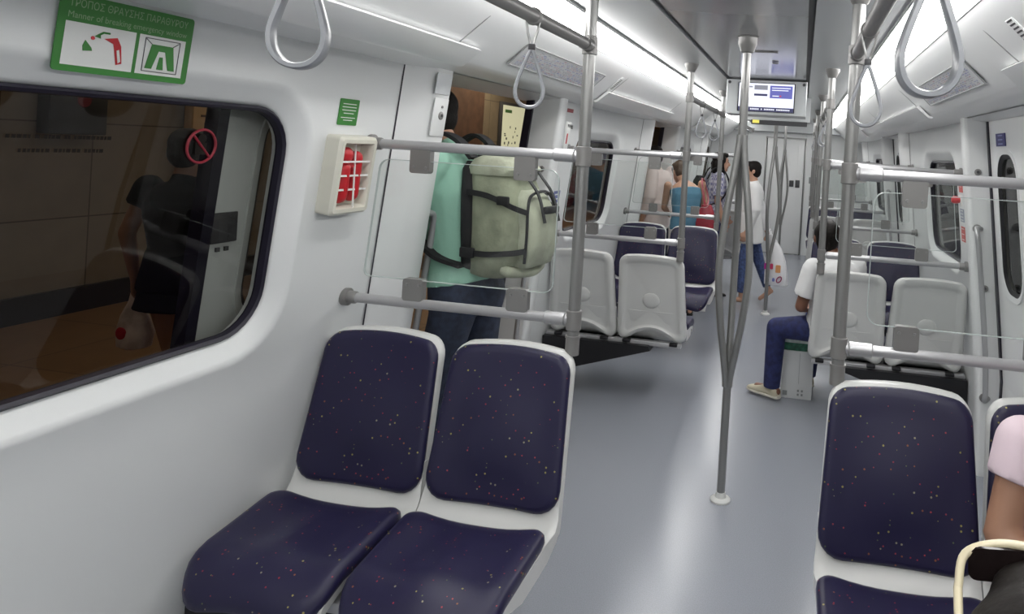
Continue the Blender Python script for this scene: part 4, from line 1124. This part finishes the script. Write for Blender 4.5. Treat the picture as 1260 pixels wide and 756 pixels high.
# backpack
t = thing('backpack', 'large sage green backpack with black straps worn by the man in mint', 'backpack', T((0, -.28, 1.1)), MH, world=False)
LB = Vector((0, -.28, 1.1))     # local origin in the figure's frame
def BP(x, y, z): return Vector((x, y, z)) - LB
SAGE = mat('sage_canvas', (.26, .28, .20), .85, noise=(14, .18), bump=(60, .3)); SAGE2 = mat('sage_canvas_pale', (.36, .38, .29), .85, noise=(14, .15), bump=(60, .3)); WEB = mat('black_webbing', (.012, .012, .014), .8)
b = MB().m(SAGE)
X, Yv, Zv = Vector((1, 0, 0)), Vector((0, 1, 0)), Vector((0, 0, 1))
st = []
for z, yc_, a_, d_ in ((1.015, -.215, .11, .07), (1.03, -.225, .145, .105), (1.10, -.24, .16, .125), (1.22, -.24, .16, .13), (1.34, -.225, .155, .12), (1.43, -.20, .145, .10), (1.475, -.185, .12, .075), (1.49, -.18, .08, .04)):
    st.append((BP(0, yc_, z), X, Yv, a_, d_))
b.loft(st, 26, 3.0); bd = b.build('main_compartment', None, t, local=True, ang=60)
b = MB().m(SAGE2); st = []
for z, yc_, a_, d_ in ((1.06, -.34, .085, .03), (1.075, -.355, .11, .055), (1.16, -.365, .115, .068), (1.27, -.36, .112, .062), (1.345, -.335, .10, .045), (1.375, -.32, .07, .02)):
    st.append((BP(0, yc_, z), X, Yv, a_, d_))
b.loft(st, 22, 3.0); fp = b.build('front_pocket', None, t, local=True, ang=60)
b = MB().m(WEB)
arc = [BP(-.105 * math.cos(q), -.352, 1.10) + Vector((0, -.068 * 0, 0)) for q in (0,)]
zp = smoothp([BP(-.117, -.385, 1.09), BP(-.119, -.39, 1.2), BP(-.112, -.385, 1.30), BP(-.08, -.378, 1.355), BP(0, -.385, 1.372), BP(.08, -.378, 1.355), BP(.112, -.385, 1.30), BP(.119, -.39, 1.2), BP(.117, -.385, 1.09)], 5)
b.tube(zp, .006, 8); b.build('zip', None, fp, local=True)
b = MB().m(SAGE2)               # top lid
st = [(BP(0, -.205, 1.43), X, Yv, .15, .115), (BP(0, -.21, 1.455), X, Yv, .155, .125), (BP(0, -.205, 1.49), X, Yv, .135, .10), (BP(0, -.195, 1.508), X, Yv, .09, .06)]
b.loft(st, 24, 3.0); ld = b.build('top_lid', None, t, local=True, ang=60)
b = MB().m(WEB); b.strip(smoothp([BP(-.04, -.10, 1.49), BP(-.035, -.13, 1.535), BP(0, -.14, 1.55), BP(.035, -.13, 1.535), BP(.04, -.10, 1.49)], 4), (0, 1, 0), .02, .006); b.build('haul_loop', None, ld, local=True)
for s in (-1, 1):
    b = MB().m(WEB)
    pts = [BP(s * .085, -.11, 1.49), BP(s * .105, -.05, 1.56), BP(s * .12, .03, 1.585), BP(s * .125, .11, 1.53), BP(s * .125, .15, 1.42), BP(s * .14, .145, 1.30), BP(s * .175, .09, 1.19), BP(s * .185, -.02, 1.10), BP(s * .15, -.13, 1.06)]
    b.strip(smoothp(pts, 5), (1, 0, 0), .055, .016); b.build('shoulder_strap', None, t, local=True, ang=60)
    b = MB().m(WEB)
    b.strip(smoothp([BP(s * .165, -.14, 1.36), BP(s * .172, -.24, 1.35), BP(s * .15, -.34, 1.31), BP(s * .12, -.39, 1.29)], 4), (0, 0, 1), .022, .006)
    b.strip(smoothp([BP(s * .165, -.14, 1.12), BP(s * .172, -.24, 1.12), BP(s * .15, -.34, 1.13), BP(s * .12, -.39, 1.14)], 4), (0, 0, 1), .022, .006)
    b.box(BP(s * .16, -.30, 1.335), (.02, .05, .035), bev=.005); b.box(BP(s * .172, -.16, 1.12), (.02, .06, .04), bev=.005)
    b.build('side_strap', None, t, local=True)
b = MB().m(WEB); b.loft([(BP(0, -.135 + dy_, z), X, Yv, a_, .035) for z, a_, dy_ in ((1.04, .12, 0), (1.06, .15, 0), (1.2, .168, 0), (1.35, .165, .01), (1.45, .14, .025), (1.48, .1, .03))], 20, 3.0); b.build('back_padding', None, t, local=True, ang=60)
b = MB().m(SAGE2); b.tube(smoothp([BP(-.125, -.30, 1.06), BP(-.12, -.33, 1.05), BP(0, -.355, 1.04), BP(.12, -.33, 1.05), BP(.125, -.30, 1.06)], 4), .022, 10); b.build('bottom_piping', None, t, local=True)
b = MB().m(WEB)
for x in (-.06, .06): b.strip(smoothp([BP(x, -.30, 1.50), BP(x, -.335, 1.44), BP(x, -.40, 1.36), BP(x, -.436, 1.25)], 4), (1, 0, 0), .018, .005)
b.box(BP(.0, -.43, 1.30), (.11, .02, .03), bev=.006); b.build('lid_strap', None, t, local=True)

# woman in black on the platform, walking away, bag hanging from her left hand
WL, WH = (-2.50, 2.78, 0), .18
person('woman in a black short-sleeved dress walking along the platform, seen through the left window', WL, WH, 1.53, dict(elL=(-.235, -.02, 1.05), wrL=(-.225, .03, .84), knL=(-.08, .12, .45), anL=(-.08, .05, .10), anR=(.09, -.12, .12)), hair=HAIRD, skin=SKIN2, top=BLKC, sleeve=.40, hem=.04, skirt=(BLKC, .12), shoes=SHOED, build=1.0)
T = tow(WL, WH)
t = thing('shopping_bag', 'crumpled pale plastic bag in the left hand of the woman in black', 'bag', T((-.23, .06, .56)), world=True)
BAGP = mat('pale_plastic_bag', (.62, .52, .48), .5, noise=(12, .3), bump=(14, .8))
b = MB().m(BAGP); c = T((-.23, .06, .60)); st = []
for z, a_, d_ in ((-.10, .03, .03), (-.085, .075, .05), (-.02, .085, .055), (.05, .065, .04), (.12, .03, .02), (.17, .014, .012)): st.append((c + Vector((random.uniform(-.01, .01), random.uniform(-.01, .01), z)), X, Yv, a_, d_))
b.loft(st, 18, 2.4); b.build('bag_body', None, t)
b = MB().m(RED); b.ell(c + Vector((-.02, -.055, -.02)), (.03, .006, .03)); b.build('red_print', None, t)

# seated man in white T-shirt, right, turned to the aisle, back to the camera
SL, SH = (.52, 4.46, 0), .62
sit = dict(pelvis=(0, 0, .525), waist=(-.01, .0, .64), chest=(-.02, -.015, .80), neck=(-.03, -.005, .955), head=(-.045, .055, 1.075), shL=(-.185, -.02, .90), shR=(.15, -.01, .905), elL=(-.225, .03, .66), wrL=(-.08, .20, .60), elR=(.20, .05, .66), wrR=(.1, .25, .60),
           hipL=(-.09, .02, .515), hipR=(.09, .02, .515))
SLi = tow(SL, SH); inv = (Matrix.Translation(Vector(SL)) @ Matrix.Rotation(SH, 4, 'Z')).inverted()
w2l = lambda p: inv @ Vector(p)
sit.update(knL=w2l((.175, 4.52, .475)), anL=w2l((.165, 4.56, .10)), knR=w2l((.42, 4.90, .49)), anR=w2l((.40, 4.88, .10)), toeL=(Matrix.Rotation(-SH, 3, 'Z') @ Vector((-.82, .55, 0))), toeR=(Matrix.Rotation(-SH, 3, 'Z') @ Vector((-.2, 1, 0))))
person('seated man in a white T-shirt and navy jeans with cream shoes, back to the camera', SL, SH, 1.62, sit, hair=HAIRD, skin=SKIN3, top=TEE, sleeve=.72, hem=.0, bottom=NAVYJ, bot_len=1.06, shoes=SHOEC, build=1.02, look=(-.45, .25), fit=.016)
# box under his leg
t = thing('cardboard_box', 'white printed box with green band standing under the seated man', 'box', (.325, 4.70, 0))
b = MB().m(mat('box_white', (.66, .67, .67), .6)); b.box((.323, 4.71, .155), (.20, .20, .31), bev=.004); bx = b.build('carton', None, t)
b = MB().m(MGREY)
for x in (.335, .36):
    for z in (.03, .055): b.box((x, 4.607, z), (.012, .002, .014))
b.box((.25, 4.607, .035), (.03, .002, .03)); b.box((.335, 4.608, .2), (.002, .002, .2)); b.build('print', None, bx, smooth=False)
b = MB().m(mat('box_green', (.02, .12, .07), .5, noise=(25, .5))); b.box((.323, 4.712, .335), (.196, .19, .05), bev=.004); b.m(mat('box_green_white', (.55, .6, .56), .6, noise=(20, .4))); b.box((.32, 4.712, .385), (.19, .185, .05), bev=.004); b.build('green_pack', None, t)

# people near the second left doorway
TEAL = mat('top_teal_blue', (.075, .19, .28), .8, bump=(30, .2)); WHP = mat('shirt_white_pink', (.74, .64, .62), .8, bump=(20, .2)); WHITEP = mat('trousers_white', (.72, .72, .72), .8)
person('woman in a strapless teal top seen from behind, bending beside the second left doorway', (-.80, 6.62, 0), .25, 1.52,
       dict(chest=(-.0, .05, 1.12), neck=(-.03, .11, 1.27), head=(-.07, .20, 1.35), waist=(0, .01, .96), shL=(-.18, .07, 1.22), shR=(.15, .09, 1.25), elL=(-.20, .16, 1.0), wrL=(-.14, .32, .92), elR=(.20, .16, 1.0), wrR=(.16, .32, .9)), hair=HAIRB, skin=SKIN, top=TEAL, strapless=True, bottom=WHITEP, shoes=SHOED, build=.95, look=(.5, -.3))
t = thing('shoulder_bag', 'red shoulder bag hanging at the right side of the woman in teal', 'bag', (-.60, 6.50, .8))
REDL = mat('red_leather', (.26, .015, .03), .45, noise=(12, .25))
b = MB().m(REDL); st = []
for z, a_, d_ in ((.80, .07, .05), (.815, .09, .07), (.90, .095, .075), (1.0, .075, .055), (1.07, .045, .03)): st.append((Vector((-.585, 6.50, z)), X, Yv, a_, d_))
b.loft(st, 18, 2.8); b.build('bag_body', None, t)
b = MB().m(REDL); b.strip(smoothp([(-.60, 6.50, 1.06), (-.62, 6.52, 1.14), (-.65, 6.58, 1.26), (-.665, 6.66, 1.31), (-.655, 6.74, 1.27), (-.60, 6.70, 1.12), (-.585, 6.55, 1.06)], 5), (1, 0, 0), .018, .006); b.build('strap', None, t)
person('person in a loose white shirt stepping through the second left doorway', (-1.13, 6.98, 0), 1.1, 1.62, dict(chest=(0, .04, 1.17), neck=(0, .07, 1.36), head=(.0, .12, 1.48), elR=(.22, .05, 1.05), wrR=(.2, .2, .9)), hair=HAIRD, skin=SKIN, top=WHP, sleeve=1.5, hem=.12, bottom=DARKJ, shoes=SHOED, fit=.022)
PLAID = mat('plaid_cloth', (.30, .30, .40), .8)
nt = PLAID.node_tree; tc = nt.nodes.new('ShaderNodeTexCoord'); ck = nt.nodes.new('ShaderNodeTexChecker'); ck.inputs['Scale'].default_value = 34; ck.inputs['Color1'].default_value = (.50, .50, .58, 1); ck.inputs['Color2'].default_value = (.20, .20, .34, 1)
nt.links.new(tc.outputs['Object'], ck.inputs['Vector']); nt.links.new(ck.outputs['Color'], nt.nodes['Principled BSDF'].inputs['Base Color'])
PLL, PLH = (-.655, 7.66, 0), -1.2
person('woman with long dark hair and checked shirt standing in profile, wearing a black rucksack', PLL, PLH, 1.58, dict(head=(0, .05, 1.455), wrL=(-.17, .15, .86)), hair=HAIRD, skin=SKIN, top=PLAID, sleeve=.8, hem=.06, bottom=NAVYJ, shoes=SHOED, longhair=.2)
T = tow(PLL, PLH)
t = thing('rucksack', 'black rucksack on the back of the woman in the checked shirt', 'backpack', T((0, -.19, 1.0)))
b = MB().m(WEB); sdv = T((1, 0, 0)) - T((0, 0, 0)); frv = T((0, 1, 0)) - T((0, 0, 0))
st = [(T((0, -.185, z)), sdv, frv, a_, d_) for z, a_, d_ in ((.95, .09, .04), (.97, .12, .065), (1.1, .13, .07), (1.24, .115, .06), (1.30, .07, .03))]; b.loft(st, 18, 2.8); b.build('bag_body', None, t)
for s in (-1, 1):
    b = MB().m(WEB); b.strip(smoothp([T((s * .09, -.12, 1.27)), T((s * .10, -.05, 1.39)), T((s * .10, .06, 1.37)), T((s * .12, .12, 1.22)), T((s * .15, .03, 1.05)), T((s * .11, -.13, .98))], 5), sdv, .035, .01); b.build('strap', None, t)
# walking person with white bag
WKL, WKH = (-.225, 7.42, 0), PI / 2 + .15
person('person in white tunic and blue jeans crossing the aisle with a white bag', WKL, WKH, 1.49, dict(anR=(.07, -.235, .14), knR=(.08, -.12, .42), anL=(-.07, .06, .078), knL=(-.07, .06, .43), toeR=(0, .8, -.6), wrR=(.2, -.20, .72), elR=(.21, -.12, .95)), hair=HAIRD, skin=SKIN, top=TEE, sleeve=1.7, hem=.18, bottom=DENIM, bot_len=.9, shoes=None, fit=.018)
t = thing('carrier_bag', 'big white carrier bag with coloured letters hanging beside the walking person', 'bag', (.08, 7.05, .28))
b = MB().m(mat('white_plastic', (.80, .80, .82), .45, bump=(10, .5))); st = []
for z, a_, d_, x in ((.275, .105, .03, .085), (.285, .118, .055, .085), (.40, .115, .07, .08), (.52, .10, .07, .07), (.64, .075, .055, .05), (.74, .035, .03, .02), (.78, .02, .02, .005)): st.append((Vector((x, 7.05, z)), X, Yv, a_, d_))
b.loft(st, 20, 2.8); bb = b.build('bag_body', None, t)
for x, z, w_, h_, cc, nm in ((.005, .56, .03, .06, (.10, .32, .06), 'green'), (-.01, .47, .055, .06, (.45, .02, .28), 'magenta'), (.035, .47, .03, .055, (.55, .04, .12), 'crimson'), (.10, .45, .05, .075, (.65, .30, .12), 'orange'), (.06, .34, .025, .035, (.15, .18, .45), 'violet')):
    b = MB().m(mat('bag_' + nm, cc, .5)); b.poly([(x + q.x, 6.972, z + q.y) for q in rpoly([(-w_ / 2, -h_ / 2, .008), (w_ / 2, -h_ / 2, .008), (w_ / 2, h_ / 2, .012), (-w_ / 2, h_ / 2, .012)], 3, 0)], (0, 1, 0), .012); b.build('printed_mark', None, bb, smooth=False)
b = MB().m(mat('bag_darkred', (.30, .03, .10), .5)); b.tube([Vector((.115 + .022 * math.cos(q) + .01 * math.sin(q), 6.976, .345 + .03 * math.sin(q))) for q in [2 * PI * i / 14 for i in range(15)]], .006, 6, False); b.build('printed_mark', None, bb)
b = MB().m(mat('white_plastic', (.8, .8, .82), .45)); b.tube(smoothp([(.0, 7.05, .76), (-.01, 7.10, .82), (.0, 7.2, .80), (.01, 7.08, .76)], 4), .006, 6); b.build('bag_handle', None, t)

# person in pink at the front right
PKL, PKH = (1.05, 1.83, 0), PI + .05
sitP = dict(pelvis=(0, -.02, .55), waist=(0, -.04, .67), chest=(0, -.06, .82), neck=(0, -.05, .99), head=(0, .0, 1.12), shL=(-.185, -.05, .915), shR=(.19, -.03, .90), elL=(-.235, .03, .68), wrL=(-.08, .20, .60), elR=(.248, .018, .695), wrR=(.145, .118, .648), handR=(-.8, .45, -.15),
            hipL=(-.095, .02, .53), hipR=(.095, .02, .53), knL=(-.12, .43, .49), knR=(.12, .43, .49), anL=(-.12, .42, .085), anR=(.12, .42, .085))
person('person in a pale pink T-shirt sitting at the right edge, arm across the lap', PKL, PKH, 1.66, sitP, hair=HAIRD, skin=SKIN2, top=PINK, sleeve=.42, hem=.0, bottom=DARKJ, shoes=SHOED, build=1.10, fit=.011)
t = thing('wrist_watch', 'pale wristwatch on the arm of the person in pink', 'watch', (.95, 1.62, .6))
T = tow(PKL, PKH); wa, wb_ = T((.165, .098, .657)), T((.148, .115, .65))
b = MB().m(mat('watch_metal', (.6, .6, .5), .3, metal=.6)); b.tube([wa.lerp(wb_, .1), wa.lerp(wb_, .2), wa.lerp(wb_, .8), wa.lerp(wb_, .9)], [.028, .032, .032, .028], 18); b.build('band', None, t)

# head with sunglasses in the foreground, back to the camera
GL, GH = (.522, .66, 0), -.10
sitG = dict(pelvis=(0, -.05, .53), waist=(0, -.06, .66), chest=(0, -.06, .83), neck=(0, -.03, .965), head=(0, .0, 1.102), shL=(-.165, -.04, .92), shR=(.165, -.04, .92), elL=(-.2, .02, .68), wrL=(-.1, .2, .58), elR=(.2, .02, .68), wrR=(.1, .2, .58),
            hipL=(-.09, .02, .52), hipR=(.09, .02, .52), knL=(-.1, .40, .48), knR=(.1, .40, .48), anL=(-.1, .40, .085), anR=(.1, .40, .085))
_, JG, hpG = person('dark-haired person nearest the camera at bottom right, sunglasses pushed up on the head', GL, GH, 1.55, sitG, hair=HAIRD, skin=SKIN2, top=BLKC, bottom=DARKJ, shoes=SHOED, longhair=.1, bushy=True)
T = tow(GL, GH); G = lambda x, y, z: T(hpG(x, y, z))
t = thing('sunglasses', 'cream framed sunglasses resting on top of the dark-haired head at bottom right', 'sunglasses', G(0, .03, .14))
IV = mat('ivory_frame', (.62, .55, .38), .3); LENS = mat('dark_lens', (.012, .008, .008), .1)
b = MB().m(IV)
fr = smoothp([G(-.088, .035, .085), G(-.080, .055, .112), G(-.045, .066, .124), G(0, .068, .125), G(.045, .066, .124), G(.080, .055, .112), G(.088, .035, .085)], 6); b.tube(fr, .0041, 10)
b.build('frame', None, t)
for s in (-1, 1):
    b = MB().m(IV); b.tube(smoothp([G(s * .088, .035, .085), G(s * .089, .0, .06), G(s * .089, -.04, .03), G(s * .086, -.07, -.01)], 5), .0042, 10); b.build('temple', None, t)
    b = MB().m(LENS); cs = [G(s * (.012 + q.x), .066 - abs(q.x) * .2, .098 + q.y) for q in rpoly([(0, -.012, .010), (.064, -.012, .010), (.066, .022, .012), (0, .024, .010)], 4, 0)]
    b.rings([cs, [p + (G(0, .004, .002) - G(0, 0, 0)) for p in cs]]); b.build('lens', None, t)

# ------------------------------------------------------------------ platform and fill of daylight-free world
def area(name, loc, size, power, col, rot=(0, 0, 0)):
    l = bpy.data.lights.new(name, 'AREA'); l.shape = 'RECTANGLE'; l.size, l.size_y = size; l.energy = power; l.color = col
    o = bpy.data.objects.new(name, l); COL.objects.link(o); o.location = loc; o.rotation_euler = rot; return o
area('platform_tube_light', (-3.4, 3.0, 2.9), (.3, 8), 22, (1, .85, .66))
area('platform_tube_light', (-3.4, 11.0, 2.9), (.3, 8), 60, (1, .88, .72))
w = bpy.data.worlds.new('World'); SC.world = w; w.use_nodes = True
w.node_tree.nodes['Background'].inputs['Color'].default_value = (.01, .01, .01, 1); w.node_tree.nodes['Background'].inputs['Strength'].default_value = .3

# ------------------------------------------------------------------ camera
def cam():
    yaw, pitch, roll = -0.1646, -0.0037, 0.0599
    f = Vector((math.sin(yaw) * math.cos(pitch), math.cos(yaw) * math.cos(pitch), math.sin(pitch)))
    r0 = Vector((math.cos(yaw), -math.sin(yaw), 0)); u0 = r0.cross(f)
    r = r0 * math.cos(roll) + u0 * math.sin(roll); u = -r0 * math.sin(roll) + u0 * math.cos(roll)
    cd = bpy.data.cameras.new('camera'); o = bpy.data.objects.new('camera', cd); COL.objects.link(o)
    M = Matrix((r, u, -f)).transposed().to_4x4(); M.translation = Vector((.2759, 0, 1.5808)); o.matrix_world = M
    cd.sensor_width = 36; cd.sensor_fit = 'HORIZONTAL'; cd.lens = 860 / 1260 * 36
    cd.shift_x = -215.21 / 1260; cd.shift_y = -191.21 / 1260; cd.clip_start = .02
    SC.camera = o
cam()
SC.view_settings.view_transform = 'Standard'
try: SC.view_settings.look = 'None'
except Exception: pass
SC.view_settings.exposure = 0.0; SC.view_settings.gamma = 1.0; SC.view_settings.use_curve_mapping = False
SC.cycles.use_denoising = True
SC.cycles.max_bounces = 10; SC.cycles.transparent_max_bounces = 24; SC.cycles.sample_clamp_indirect = 6
